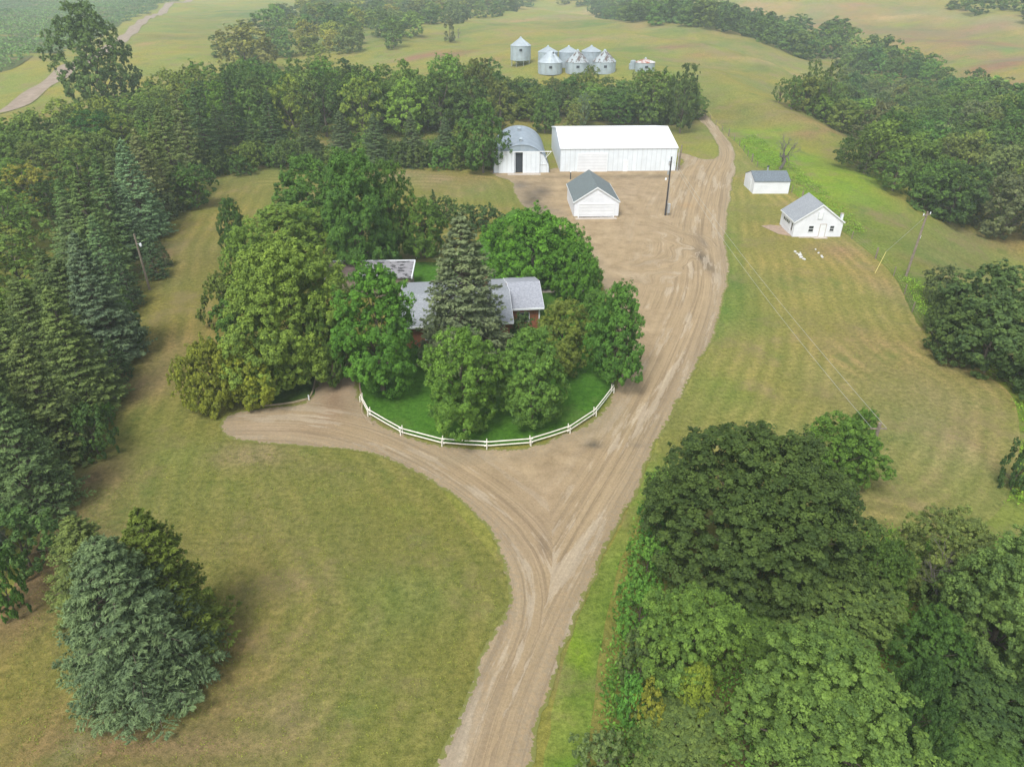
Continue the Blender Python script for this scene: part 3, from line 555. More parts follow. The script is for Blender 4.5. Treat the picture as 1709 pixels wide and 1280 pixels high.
# shared kinds
broadleaf('ashA', 1, 10, 4, .08, 110, .85, 11, 22, .135, 'egg'); broadleaf('ashB', 2, 10, 4, .08, 105, .85, 11, 22, .135, 'round'); broadleaf('ashC', 3, 10, 4, .10, 95, .85, 11, 22, .135, 'tall', .22)
broadleaf('looseA', 4, 10, 3.8, .12, 75, .8, 11, 18, .135, 'egg', .3); broadleaf('looseB', 5, 10, 3.6, .12, 70, .75, 11, 18, .135, 'tall', .3)
broadleaf('bushA', 6, 4, 2.6, .02, 75, .5, 9, 16, .11, 'dome', .2); broadleaf('bushB', 7, 4, 2.4, .02, 70, .5, 9, 16, .11, 'round', .22)
broadleaf('scrubA', 8, 8, 4.2, .03, 95, .85, 10, 16, .18, 'dome', .2); broadleaf('scrubB', 9, 8, 4.0, .03, 90, .85, 10, 16, .18, 'round', .22)
broadleaf('farA', 10, 9, 4, .03, 26, 1.5, 8, 12, .38, 'dome', .2); broadleaf('farB', 11, 9, 3.6, .05, 24, 1.4, 8, 12, .38, 'egg', .24); broadleaf('farC', 12, 9, 3.8, .04, 26, 1.4, 8, 12, .36, 'round', .24)
conifer('spruceA', 21, 14, 3.6, .40, 12, 14, 9, .17, tw=.24); conifer('spruceB', 22, 14, 3.9, .42, 12, 13, 9, .18, tw=.24, ragged=.2); conifer('spruceC', 23, 14, 3.3, .45, 11, 13, 9, .18, tw=.24, pw=1.0, ragged=.25)
conifer('pineS', 24, 4, 1.6, .22, 9, 10, 6, .11, pw=.8)
for k_, v_ in PROTO.items():
    v_['crown'].name = k_ + '_crown'

def plant(name, key, x, y, H, Rr, col, label, cat, group=None, rot=None, whole=False, lean=None, zoff=0):
    p = PROTO[key]; sx = Rr / p['R']; sz = H / p['H']
    r = empty(name, (x, y, gz((x, y)) + zoff), rng.uniform(0, 6.28) if rot is None else rot); r.scale = (sx, sx, sz)
    if lean: r.rotation_euler[0] = lean[0]; r.rotation_euler[1] = lean[1]
    tag(r, label, cat, group)
    c = link('crown', p['crown'], r); c.color = (*col, 1)
    link('trunk', p['trunk'], r)
    return r
def far_plant(name, key, x, y, H, Rr, col, label, cat, group):
    p = PROTO[key]; o = link(name, p['crown']); o.location = (x, y, gz((x, y))); o.rotation_euler = (0, 0, rng.uniform(0, 6.28)); o.scale = (Rr / p['R'], Rr / p['R'], H / p['H'])
    o.color = (*col, 1); tag(o, label, cat, group); return o
def fit(cx, cy, wpx, hpx, cb):
    # stand a tree whose crown fills w x h at (cx, cy) in the photograph: returns place, height, radius
    H = 8.0
    for _ in range(12):
        zc = H * (1 + cb) / 2
        a_, b_, c_ = ray(cx, cy)
        f0 = G(cx, cy, zc); zz = gz(f0) + zc; t = (CAMH - zz) / -c_; Rr = wpx / 2 * t / FPX
        th = math.atan2(CAMH - zz, f0[1]); half = hpx / 2 * t / FPX
        a2 = max((half ** 2 - (Rr * math.sin(th)) ** 2), (.25 * half) ** 2); a = math.sqrt(a2) / math.cos(th)
        Hn = 2 * a / (1 - cb); H = .5 * H + .5 * Hn
    return f0[0], f0[1], H, Rr
def hero(name, key, cx, cy, wpx, hpx, col, label, cat='tree', group=None, rot=None, Hlim=None):
    x, y, H, Rr = fit(cx, cy, wpx, hpx, PROTO[key]['cb'])
    if Hlim:
        H = Hlim; f0 = G(cx, cy, H * (1 + PROTO[key]['cb']) / 2); x, y = f0; a_, b_, c_ = ray(cx, cy); t = y / b_; Rr = wpx / 2 * t / FPX
    print('TREE %-16s x%6.1f y%6.1f H%5.1f R%4.1f  %s' % (name, x, y, H, Rr, label[:40]))
    return plant(name, key, x, y, H, Rr, col, label, cat, group, rot)
def spruce(key, bx, by, ty, wpx, col, label, group=None, name='spruce_tree', rot=None):
    p = G(bx, by); a_, b_, c_ = ray(bx, by); t = p[1] / b_; a2, b2, c2 = ray(bx, ty); H = CAMH + c2 / b2 * p[1] - gz(p); Rr = wpx / 2 * t / FPX
    print('SPR x%6.1f y%6.1f H%5.1f R%4.1f' % (p[0], p[1], H, Rr))
    return plant(name, key, p[0], p[1], H, Rr, col, label, 'spruce', group, rot)

# leaf colours
C_ASH = (.075, .145, .030); C_LIGHT = (.145, .225, .042); C_DARK = (.045, .085, .024); C_OAK = (.060, .092, .028); C_OLIVE = (.12, .15, .04); C_YEL = (.22, .20, .045); C_SPR = (.050, .078, .034); C_BLUE = (.10, .15, .115); C_BSP = (.068, .105, .07)
def vary(c, k=.24):
    g = rng.normal(0, k * .6); return tuple(max(.01, c[i] * (1 + g + rng.normal(0, k * .35))) for i in range(3))

# ================================================================ BUILDINGS
def frame(px, py, yaw): p = G(px, py); return (p[0], p[1], gz(p)), R(yaw)
def gable(root, Wd, D, ev, rd, axis, mwall, mroof, ov=.3, th=.14, base=-.3, trim=None, rake=None):
    # walls (one closed shell) and roof slabs; ridge runs along local x or y
    if axis == 'y':
        MB().prism([(0, 0, base), (Wd, 0, base), (Wd, 0, ev), (Wd / 2, 0, rd), (0, 0, ev)], (0, D, 0)).build('wall', mwall, root)
        half, T = Wd / 2, lambda u, s, z: (u, s, z)
    else:
        MB().prism([(0, 0, base), (0, D, base), (0, D, ev), (0, D / 2, rd), (0, 0, ev)], (Wd, 0, 0)).build('wall', mwall, root)
        half, T = D / 2, lambda u, s, z: (s, u, z)
    Lr = D if axis == 'y' else Wd
    k = (rd - ev) / half; rb = MB(); e0 = -ov; ro = ov * .8 if rake is None else rake
    for sgn in (0, 1):
        f = (lambda u: u) if sgn == 0 else (lambda u: 2 * half - u)
        a = [T(f(e0), -ro, ev + k * e0 + .012), T(f(half), -ro, rd + .012), T(f(half), -ro, rd + .012 + th), T(f(e0), -ro, ev + k * e0 + .012 + th * .8)]
        v = (0, Lr + 2 * ro, 0) if axis == 'y' else (Lr + 2 * ro, 0, 0)
        rb.prism(a, v)
    rf = rb.build('roof', mroof, root)
    if trim:
        for sgn in (0, 1):
            tb = MB()
            f = (lambda u: u) if sgn == 0 else (lambda u: 2 * half - u)
            for end in (-ro - .035, Lr + ro + .003):
                a = [T(f(e0), end, ev + k * e0 - .12), T(f(half), end, rd - .12), T(f(half), end, rd + th * .9), T(f(e0), end, ev + k * e0 + th * .7)]
                tb.prism(a, (0, .032, 0) if axis == 'y' else (.032, 0, 0))
            u0, u1 = sorted((f(e0 - .035), f(e0 - .003)))
            z0 = ev + k * e0 - .1
            if axis == 'y': tb.box(u0, u1, -ro, Lr + ro, z0, z0 + .2)
            else: tb.box(-ro, Lr + ro, u0, u1, z0, z0 + .2)
            tb.build('roof_trim', trim, rf)
    return rf
def window(root, x0, x1, z0, z1, y=-.02, panes=(1, 2), name='window'):
    f = MB(); t = .07; fx = MB()
    f.box(x0, x1, y - .05, y, z0, z0 + t).box(x0, x1, y - .05, y, z1 - t, z1).box(x0, x0 + t, y - .05, y, z0 + t, z1 - t).box(x1 - t, x1, y - .05, y, z0 + t, z1 - t)
    for i in range(1, panes[0]): c = x0 + (x1 - x0) * i / panes[0]; f.box(c - .02, c + .02, y - .045, y - .004, z0 + t, z1 - t)
    for i in range(1, panes[1]): c = z0 + (z1 - z0) * i / panes[1]; f.box(x0 + t, x1 - t, y - .042, y - .005, c - .025, c + .025)
    w_ = f.build(name, M_wpaint, root); MB().box(x0 + t, x1 - t, y - .02, y + .03, z0 + t, z1 - t).build('pane', M_glass, w_); return w_

# --- big white steel shed
loc, yaw = frame(934.5, 287.6, 2.0)
sh = tag(empty('storage_shed', loc, yaw), 'long white steel shed with bright white metal roof and an overhead door', 'shed')
gable(sh, 21.9, 19.6, 4.35, 6.15, 'x', M_white, M_whiteroof, .12, .1, trim=M_wpaint)
dr = MB().box(3.35, 8.75, -.08, .0, -.02, 3.25).build('overhead_door', M_door, sh)
MB().box(3.22, 3.35, -.1, 0, -.02, 3.4).box(8.75, 8.88, -.1, 0, -.02, 3.4).box(3.35, 8.75, -.1, 0, 3.25, 3.4).build('door_frame', M_wpaint, dr)
d2 = MB().box(11.9, 12.85, -.07, 0, -.02, 2.1).build('door', M_wpaint, sh); MB().box(12.7, 12.78, -.13, -.07, .95, 1.05).build('handle', M_metal, d2)
MB().box(-.03, 21.93, -.03, 19.63, -.3, .12).build('foundation', M_conc, sh)
MB().tube([(22.05, -.1, 4.3), (22.15, -.35, 4.0), (22.15, -.35, 0)], .07, 8).build('downspout', M_metal, sh)
MB().box(20.5, 20.95, -.22, -.0, 1.3, 1.9).build('meter_box', M_metal, sh)
p = G(1128, 284); o = MB().tube([(0, 0, -.3), (0, 0, 2), (.12, 0, 4.6)], [.16, .15, .13], 8).build('timber_post', M_pole); o.location = (p[0] + .5, p[1], 0)
tag(o, 'dark brown timber post standing at the right corner of the long white shed', 'post')

# --- arched steel building
loc, yaw = frame(823, 289.6, 1.5)
q = tag(empty('quonset_hut', loc, yaw), 'arched grey steel hut with white sliding doors beside the long white shed', 'hut')
Wq, Hq, Dq = 10.6, 5.2, 17.5
arc = [(Wq / 2 - Wq / 2 * math.cos(t), Hq * math.sin(t) ** .92) for t in np.linspace(0, math.pi, 33)]
mb = MB(); ys_ = np.linspace(0, Dq, 30)
for yy in ys_: mb.v += [(a, yy, b) for a, b in arc]
for i in range(len(ys_) - 1):
    for j in range(32): n = i * 33 + j; mb.f.append((n, n + 1, n + 34, n + 33))
inn = [(Wq / 2 + (a - Wq / 2) * .985, b * .985) for a, b in arc]; n0 = len(mb.v)
mb.v += [(a, 0, b) for a, b in inn] + [(a, Dq, b) for a, b in inn]
for j in range(32): mb.f += [(j, n0 + j, n0 + j + 1, j + 1), (n0 + j, n0 + 33 + j, n0 + 34 + j, n0 + j + 1)]
rfq = mb.build('roof', M_qroof, q, True)
def at_h(a): return Hq * .985 * max(0, 1 - ((a - Wq / 2) / (Wq / 2)) ** 2) ** .46
ew = MB(); 
cols_ = list(np.linspace(.15, 4.25, 9)) + [4.25 + 1e-3] + list(np.linspace(5.9, Wq - .15, 9))
def wallpanel(a, b, zlo=-.1):
    k = 5; xs_ = np.linspace(a, b, k); ew.prism([(a, .12, zlo), (b, .12, zlo)] + [(u, .12, max(zlo + .05, at_h(u))) for u in xs_[::-1]], (0, .08, 0))
_ah = at_h; at_h = lambda a: min(3.93, _ah(a)); wallpanel(.15, 4.2); wallpanel(5.95, Wq - .15); ew.box(4.2, 5.95, .12, .2, 3.75, 3.93)
ew.build('end_wall', M_white, q)
xs_ = np.linspace(Wq * .5 - 3.7, Wq * .5 + 3.7, 15); MB().prism([(xs_[0], .1, 3.94), (xs_[-1], .1, 3.94)] + [(u, .1, max(3.95, _ah(u))) for u in xs_[::-1]], (0, .08, 0)).build('end_wall', M_qroof, q)
MB().prism([(a, Dq - .2, b) for a, b in inn], (0, .08, 0)).build('end_wall', M_galv, q)
for a, b in ((1.05, 3.95), (5.55, 8.7)):
    d_ = MB().box(a, b, -.16, -.08, .05, 3.85).build('sliding_door', M_white, q)
    MB().box(a + .02, b - .02, -.185, -.162, .1, .25).box(a + .02, b - .02, -.185, -.162, 3.6, 3.75).box(a, a + .08, -.185, -.162, .26, 3.59).box(b - .08, b, -.185, -.162, .26, 3.59).build('door_frame', M_wpaint, d_)
rl = MB().box(-.15 + .1, 10.9, -.2, -.06, 3.9, 4.02)
for s_, x_ in ((1, 0.0), (-1, 10.8)):
    rl.tube([(x_, -.13, 3.92), (x_ + s_ * 1.0, -.02, 2.75)], .045, 5); rl.tube([(x_ + s_ * .55, -.13, 3.92), (x_ + s_ * 1.0, -.02, 2.75)], .04, 5)
rl.build('door_rail', M_wpaint, q)
MB().box(3.8, 6.1, .4, .5, 0, 3.6).build('painted_doorway_dark', M_dark, q)  # flat near-black panel; its colour stands in for the unlit inside
MB().box(8.72, 10.0, .03, .1, 1.55, 1.62).build('wall_batten', M_wpaint, q)
for yy in (3.0, 12.4):
    v = MB().tube([(Wq / 2, yy, Hq - .12), (Wq / 2, yy, Hq + .35)], .3, 12).build('roof_vent', M_metal, q, False)
    vb = MB(); vb.tube([(Wq / 2, yy, Hq + .35), (Wq / 2, yy, Hq + .46), (Wq / 2, yy, Hq + .62)], [.46, .46, .2], 12).build('vent_cap', M_galv, v, False)
o = MB().box(2.7, 8.9, -1.6, -.25, -.05, .06).build('concrete_apron', M_conc); o.location = loc; o.rotation_euler[2] = yaw
tag(o, 'worn concrete slab on the ground before the sliding doors of the arched hut', 'slab')

# --- white garage
loc, yaw = frame(957.7, 364.3, 2.3)
g = tag(empty('garage', loc, yaw), 'white garage with steep green grey gable roof standing alone on the gravel yard', 'garage')
gable(g, 6.85, 10.0, 2.6, 4.75, 'y', M_lap, M_shD, .18, .1, trim=M_wpaint)
d_ = MB().box(.75, 6.1, -.06, 0, 0, 2.15).build('overhead_door', M_door, g)
MB().box(.6, .75, -.1, 0, 0, 2.3).box(6.1, 6.25, -.1, 0, 0, 2.3).box(.75, 6.1, -.1, 0, 2.15, 2.3).build('door_frame', M_wpaint, d_)
MB().box(-.06, 6.91, -.06, .3, -.2, .28).build('foundation', M_soil, g)
MB().box(6.86, 6.93, -.0, .08, .3, 2.6).build('corner_trim', M_wpaint, g)
o = MB().box(.2, 6.6, -.9, -.1, -.05, .07).build('concrete_apron', M_conc); o.location = loc; o.rotation_euler[2] = yaw
tag(o, 'tan concrete strip on the ground at the foot of the white garage door', 'slab')
p = G(952, 300); o = MB().tube([(0, 0, -.2), (0, 0, 1.35)], .09, 8).build('bollard', M_dark); MB().tube([(0, 0, 1.352), (0, 0, 1.52)], [.14, .08], 8).build('cap', M_wpaint, o); o.location = (p[0], p[1], 0)
tag(o, 'short dark post with a white cap behind the white garage', 'post')

# --- small white shed with dark roof
loc, yaw = frame(1256, 323.8, .3)
s2 = tag(empty('small_shed', loc, yaw), 'small windowless white shed with slate roof on the grass by the bare tree', 'shed')
gable(s2, 6.1, 5.4, 2.1, 3.15, 'x', M_lap, M_shB, .12, .1, rake=.05)
MB().box(-.07, 0, 1.7, 2.6, .1, 1.95).build('door', M_wpaint, s2)
st = MB().tube([(3.0, 3.2, 2.9), (3.0, 3.2, 3.75)], .13, 10).build('stovepipe', M_metal, s2); MB().tube([(3.0, 3.2, 3.76), (3.0, 3.2, 3.85), (3.0, 3.2, 4.0)], [.24, .24, .06], 10).build('cap', M_dark, st)

# --- white workshop with windows
loc, yaw = frame(1322, 396, 0)
wk = tag(empty('workshop', loc, yaw), 'white cottage like workshop with grey gable roof, windows and a corner chimney', 'workshop')
gable(wk, 6.95, 5.7, 2.3, 4.75, 'y', M_lap, M_shG, .16, .1, trim=M_wpaint)
window(wk, 2.05, 2.85, .75, 1.75); window(wk, 5.1, 5.8, .85, 1.75)
d_ = MB().box(3.75, 4.55, -.05, 0, .02, 1.9).build('door', M_wpaint, wk); MB().box(3.68, 4.62, -.07, 0, 1.9, 1.98).box(3.68, 3.745, -.06, 0, .02, 1.9).box(4.555, 4.62, -.06, 0, .02, 1.9).build('door_frame', M_conc, d_)
ld = MB().box(3.1, 3.8, -.04, 0, 2.7, 3.75).build('loft_door', M_wpaint, wk); MB().box(3.1, 3.8, -.06, -.041, 2.66, 2.72).box(3.1, 3.14, -.055, -.041, 2.73, 3.7).box(3.76, 3.8, -.055, -.041, 2.73, 3.7).build('door_batten', M_metal, ld)
# overhead door in the left wall with a row of dark lights, and a narrow window
od = MB().box(-.06, 0, 1.5, 4.6, .02, 2.05).build('overhead_door', M_door, wk)
for i in range(4): MB().box(-.075, -.062, 1.85 + i * .68, 2.35 + i * .68, 1.35, 1.75).build('door_light', M_glass, od)
wn = MB().box(-.05, 0, .45, 1.0, .75, 1.95).build('window', M_wpaint, wk); MB().box(-.065, -.052, .52, .93, .82, 1.88).build('pane', M_glass, wn)
ch = MB().box(7.0, 7.3, 1.2, 1.6, -.1, 3.0).build('chimney', M_wpaint, wk)
MB().box(6.97, 7.33, 1.17, 1.63, 3.0, 3.08).build('cap', M_conc, ch)
MB().box(-.04, 6.99, -.04, 5.74, -.3, .1).build('foundation', M_conc, wk)
o = MB().prism([(-3.0, 4.9, -.05), (-1.6, 1.3, -.05), (-.06, .3, -.05), (-.06, 4.9, -.05), (-1.5, 5.4, -.05)], (0, 0, .1)).build('concrete_pad', plain('stained_concrete', (.30, .215, .15), .9, var=.2, scale=2)); o.location = loc
tag(o, 'irregular brown concrete pad beside the left wall of the white workshop', 'slab')
o = MB().box(.9, 2.9, -.35, -.08, -.05, .05).box(2.905, 4.9, -.75, -.08, -.05, .07).build('doorstep', M_conc); o.location = loc
tag(o, 'low tan concrete step below the front door of the white workshop', 'step')

# --- farmhouse
loc0 = P(908, 514.5, 2.6); hx, hy = loc0; yw = R(6.0)
h = tag(empty('farmhouse', (hx, hy, 0), yw), 'low red brown farmhouse with grey shingle roofs half hidden behind yard trees', 'house')
def shift_mesh(o, dx, dy, dz=0):
    for v in o.data.vertices: v.co.x += dx; v.co.y += dy; v.co.z += dz
def roof_block(x0, x1, yf, yr, yb, ze, zr, zb, mroof, nm='roof'):
    # front eave yf, ridge yr, back eave yb
    th = .14; b_ = MB(); b_.prism([(x0, yf, ze), (x0, yr, zr), (x0, yr, zr + th), (x0, yf, ze + th)], (x1 - x0, 0, 0)); b_.prism([(x0, yr, zr), (x0, yb, zb), (x0, yb, zb + th), (x0, yr, zr + th)], (x1 - x0, 0, 0))
    r_ = b_.build(nm, mroof, h)
    MB().box(x0, x1, yf - .12, yf - .003, ze - .08, ze + .1).build('gutter', M_wpaint, r_)
    for xe in (x1 + .003, x0 - .033): MB().prism([(xe, yf, ze - .08), (xe, yr, zr - .08), (xe, yr, zr + th + .02), (xe, yf, ze + th + .02)], (.03, 0, 0)).prism([(xe, yr, zr - .08), (xe, yb, zb - .08), (xe, yb, zb + th + .02), (xe, yr, zr + th + .02)], (.03, 0, 0)).build('roof_trim', M_wpaint, r_)
    return r_
roof_block(-3.6, 0, 0, 3.95, 8.3, 2.6, 3.95, 2.65, M_shL)
roof_block(-15.2, -3.633, -3.2, 1.2, 8.0, 2.6, 4.25, 2.7, M_shG)
MB().prism([(-.4, .45, -.2), (-.4, 8.0, -.2), (-.4, 8.0, 2.68), (-.4, 3.95, 3.93), (-.4, .45, 2.72)], (-3.23, 0, 0)).build('wall', M_brick, h)
MB().prism([(-4.0, -2.8, -.2), (-4.0, 7.7, -.2), (-4.0, 7.7, 2.7), (-4.0, 1.2, 4.2), (-4.0, -2.8, 2.7)], (-10.8, 0, 0)).build('wall', M_brick, h)
MB().box(-.52, -.38, .36, .44, 0, 2.6).build('downspout', M_wpaint, h)
for x_ in (-2.6, ): window(h, x_, x_ + 1.1, .9, 2.0, .44)
for x_ in (-6.5, -9.5, -12.8): window(h, x_, x_ + 1.5, .9, 2.1, -2.81)
MB().box(-7.9, -7.0, -2.87, -2.8, 0, 2.05).build('door', M_wpaint, h)
MB().box(-6.4, -5.8, 3.0, 3.6, 3.6, 5.0).build('chimney', M_brick, h)
# low garage wing behind the left end, worn flat roof with white edging
a0 = P(692, 437.5, 2.7); gw = tag(empty('old_garage', (a0[0], a0[1], 0), R(1.5)), 'low garage with patchy worn flat roof edged in white behind the farmhouse', 'garage')
r_ = MB().prism([(-10.2, -4.6, 2.45), (0, -4.6, 2.45), (0, 0, 2.75), (-10.2, 0, 2.75)], (0, 0, .12)).build('roof', M_worn, gw)
MB().prism([(-10.2, -4.5, 2.575), (-6.6, -4.5, 2.575), (-5.9, -.2, 2.86), (-10.2, -.2, 2.86)], (0, 0, .03)).build('rust_sheet', plain('rusty_sheet', (.10, .07, .06), .8, var=.4, scale=1), r_)
MB().box(-10.3, .1, .003, .16, 2.6, 2.95).prism([(.003, -4.6, 2.4), (.003, -.0, 2.7), (.003, -.0, 2.95), (.003, -4.6, 2.66)], (.13, 0, 0)).build('roof_trim', M_wpaint, r_)
MB().box(-10, -.2, -4.4, -.2, -.1, 2.44).build('wall', M_pole, gw)
# clothes line pole behind the house
p = G(694, 436); cpole = tag(MB().tube([(0, 0, 0), (0, 0, 2.4)], .05, 6).tube([(-.5, 0, 2.1), (.5, 0, 2.1)], .04, 6).tube([(-.5, 0, 2.1), (-.5, 0, 2.8)], .03, 6).build('clothesline_pole', M_wpaint), 'white clothesline post on the grass behind the farmhouse roof', 'post'); cpole.location = (p[0], p[1] + 1.0, 0)
# garden path
for L_ in ([(905, 487), (940, 487), (975, 488), (1003, 489)],):
    A_ = ribbon('path', L_, .9, None, None, 0, 1)
    m_ = MB().poly([(a, b, .075) for a, b in A_]); o = m_.build('garden_path', M_conc); tag(o, kind='structure')

# ================================================================ GRAIN BINS
def grain_bin(px, pyb, wpx, pyt, pyr, label, mroof, group='grain bins on the hill', hop=False, hatch=True):
    p = G(px, pyb); t = p[1] / ray(px, pyb)[1]; rad = wpx / 2 * t / FPX; p = p + np.array((0, rad * .9)); t = p[1] / ray(px, pyb)[1]; rad = wpx / 2 * t / FPX; z0 = gz(p)
    def zat(py): a, b, c = ray(px, py); return CAMH + c / b * p[1] - z0
    ev = zat(pyt) ; rd = zat(pyr); ev = max(ev, 2.5)
    print('BIN', px, p, 'rad', rad, 'eave', ev, 'ridge', rd)
    b = tag(empty('grain_bin', (p[0], p[1], z0)), label, 'grain bin', group)
    zb = 1.6 if hop else -.3
    mb = MB(); n = 36; rings = int((ev - max(zb, 0)) / .28); pr = []
    for i in range(rings * 2 + 1):
        zz = zb + (ev - zb) * i / (rings * 2); pr.append((rad * (1 + (.008 if i % 2 else 0)), zz))
    for r_, zz in pr: mb.v += [(r_ * math.cos(2 * math.pi * k / n), r_ * math.sin(2 * math.pi * k / n), zz) for k in range(n)]
    for i in range(len(pr) - 1):
        for k in range(n): m = (k + 1) % n; mb.f.append((i * n + k, i * n + m, (i + 1) * n + m, (i + 1) * n + k))
    mb.build('wall', M_galv, b)
    rb = MB(); ns = 24
    for k in range(ns):   # roof panels with raised ribs
        a0_, a1_ = 2 * math.pi * k / ns, 2 * math.pi * (k + 1) / ns
        c0, s0, c1, s1 = math.cos(a0_), math.sin(a0_), math.cos(a1_), math.sin(a1_); re = rad * 1.04; rt = rad * .1
        rb.poly([(re * c0, re * s0, ev - .05), (re * c1, re * s1, ev - .05), (rt * c1, rt * s1, rd - .15), (rt * c0, rt * s0, rd - .15)])
        rb.tube([(re * c0, re * s0, ev - .03), (rt * c0, rt * s0, rd - .13)], .05, 4)
    rf = rb.build('roof', mroof, b)
    MB().tube([(0, 0, rd - .2), (0, 0, rd), (0, 0, rd + .25)], [rad * .12, rad * .12, rad * .05], 12).build('roof_cap', M_galv, rf)
    for k in range(12):
        rings_ = MB()
        a = 2 * math.pi * k / 12 + .1; rings_.tube([(rad * 1.015 * math.cos(a), rad * 1.015 * math.sin(a), max(zb, 0)), (rad * 1.015 * math.cos(a), rad * 1.015 * math.sin(a), ev - .1)], .045, 4)
        rings_.build('stiffener', M_metal, b)
    if hatch: 
        a = -math.pi / 2 + .15; MB().box(-.45, .45, -rad - .1, -rad + .1, ev - 1.5, ev - .8).build('hatch', M_dark, b)
    if hop:
        MB().tube([(0, 0, .45), (0, 0, 1.7)], [.35, rad * .97], 24).build('hopper_cone', M_galv, b)
        for k in range(8):
            a = 2 * math.pi * k / 8 + .3; MB().tube([(rad * .97 * math.cos(a), rad * .97 * math.sin(a), -.3), (rad * .97 * math.cos(a), rad * .97 * math.sin(a), 1.65)], .09, 5).build('leg', M_metal, b)
    return b
grain_bin(869, 112, 33, 76, 63, 'tall silver hopper bin on legs, apart at the left of the hill bins', M_binroof, hop=True)
grain_bin(914.5, 116, 32, 86.5, 77.5, 'silver grain bin half hidden behind the leftmost front bin', M_binroof, hatch=False)
grain_bin(949, 115, 32, 86.5, 77.5, 'silver grain bin in the middle of the back row on the hill', M_binroof, hatch=False)
grain_bin(987, 114, 32, 85.5, 77, 'silver grain bin at the right end of the back row on the hill', M_binroof, hatch=False)
bA = grain_bin(918.6, 127, 39.5, 103.5, 84, 'front row silver grain bin with clean roof and a dark hatch hole', M_binroof)
MB().box(.55, .95, -2.35, -1.75, 5.55, 6.1).build('roof_hatch', M_dark, bA)
grain_bin(963.8, 126, 38, 103, 84, 'front row grain bin with brown streaked roof, between two other bins', M_streak)
grain_bin(1009.4, 124.5, 38, 102.5, 84, 'front row grain bin with streaked roof, nearest to the rusty low bin', M_streak)
grain_bin(1078, 121.5, 32, 107.5, 98, 'low grain bin with rusty red and white roof, right of the silver bins', M_rustroof)
p = G(1056, 116); o = tag(empty('fuel_tank', (p[0], p[1], gz(p))), 'small grey upright tank beside the rusty roofed low bin', 'tank')
MB().tube([(0, 0, 0), (0, 0, 2.4), (0, 0, 2.6)], [.9, .9, .4], 16).build('tank', M_galv, o); MB().box(-1.2, -.3, -.8, .6, 0, 1.6).build('crate', M_galv, o)

# ================================================================ POLES AND LINES
def zpt(px, py, base):  # height above ground of a point straight above base
    a, b, c = ray(px, py); return CAMH + c / b * base[1]
p1 = G(1110, 360); zt = zpt(1120, 262, p1)
pole = tag(empty('power_pole', (p1[0], p1[1], 0)), 'tall black power pole standing on the gravel yard right of the white garage', 'pole')
MB().tube([(0, 0, -.5), (0, 0, zt)], [.14, .10], 10).build('pole', M_blackpole, pole)
MB().box(.17, .6, -.35, .1, .5, 1.9).build('meter_box', M_metal, pole)
MB().tube([(.38, -.1, 0), (.38, -.1, .5)], .05, 6).tube([(.2, -.05, 1.9), (.16, -.08, 5)], .03, 6).build('conduit', M_metal, pole)
lm = MB().tube([(-.1, -.1, zt - 3.2), (-.6, -.5, zt - 3.1)], .035, 6).build('lamp_arm', M_metal, pole); MB().tube([(-.62, -.52, zt - 3.35), (-.62, -.52, zt - 3.15), (-.62, -.52, zt - 3.0)], [.14, .14, .06], 10).build('lamp_head', M_wpaint, lm)
MB().tube([(-.3, -.2, zt - 2.6), (-.3, -.2, zt - 2.0)], .14, 8).build('transformer', M_metal, pole)
p2 = G(1437, 806); pole2 = tag(empty('power_pole', (p2[0], p2[1], gz(p2))), 'power pole in the ragged green tree beside the mown field', 'pole')
z2 = 5.6; MB().tube([(0, 0, -.5), (0, 0, z2)], [.16, .12], 10).build('pole', M_pole, pole2)
MB().tube([(-.6, 0, z2 - .5), (.6, 0, z2 - .5)], .06, 6).build('crossarm', M_pole, pole2)
p3 = G(250, 484); zt3 = zpt(235, 391, p3); pole3 = tag(empty('light_pole', (p3[0], p3[1], 0)), 'grey wooden pole with a white lamp on the lawn in front of the spruces', 'pole')
MB().tube([(0, 0, -.5), (0, 0, zt3)], [.15, .10], 10).build('pole', M_pole, pole3)
lm = MB().tube([(0, 0, zt3 - 1.2), (.5, -.2, zt3 - 1.1)], .04, 6).build('lamp_arm', M_metal, pole3); MB().tube([(.55, -.22, zt3 - 1.4), (.55, -.22, zt3 - 1.15), (.55, -.22, zt3 - 1.0)], [.13, .13, .06], 10).build('lamp_head', M_wpaint, lm)
p4 = G(1512, 461); zt4 = 8.3; pole4 = tag(empty('power_pole', (p4[0], p4[1], gz(p4)), R(35)), 'leaning weathered power pole with crossarm outside the pasture fence', 'pole'); pole4.rotation_euler[1] = R(4)
MB().tube([(0, 0, -.5), (0, 0, zt4)], [.16, .11], 10).build('pole', M_pole, pole4)
ca = MB().box(-.9, .9, -.06, .06, zt4 - .5, zt4 - .38).build('crossarm', M_pole, pole4)
for x_ in (-.8, 0, .8): MB().tube([(x_, 0, zt4 - .378), (x_, 0, zt4 - .15)], .06, 8).build('insulator', M_wpaint, ca)
MB().tube([(.2, 0, 4.9), (.2, 0, 5.3)], .1, 8).build('bracket', M_wpaint, pole4)
def cable(a, b, sag, label, r=.013):
    a, b = Vector(a), Vector(b); pts = []
    for i in range(25):
        t = i / 24; q_ = a.lerp(b, t); q_.z -= sag * 4 * t * (1 - t); pts.append(tuple(q_))
    return tag(MB().tube(pts, r, 4).build('power_cable', M_wire), label, 'cable', 'overhead lines')
cable((p1[0] - .1, p1[1], zt - .3), (p2[0] - .55, p2[1], gz(p2) + z2 - .4), 1.1, 'left of two thin overhead cables crossing the mown field'); cable((p1[0] + .1, p1[1], zt - .3), (p2[0] + .55, p2[1], gz(p2) + z2 - .4), .8, 'right of two thin overhead cables crossing the mown field')
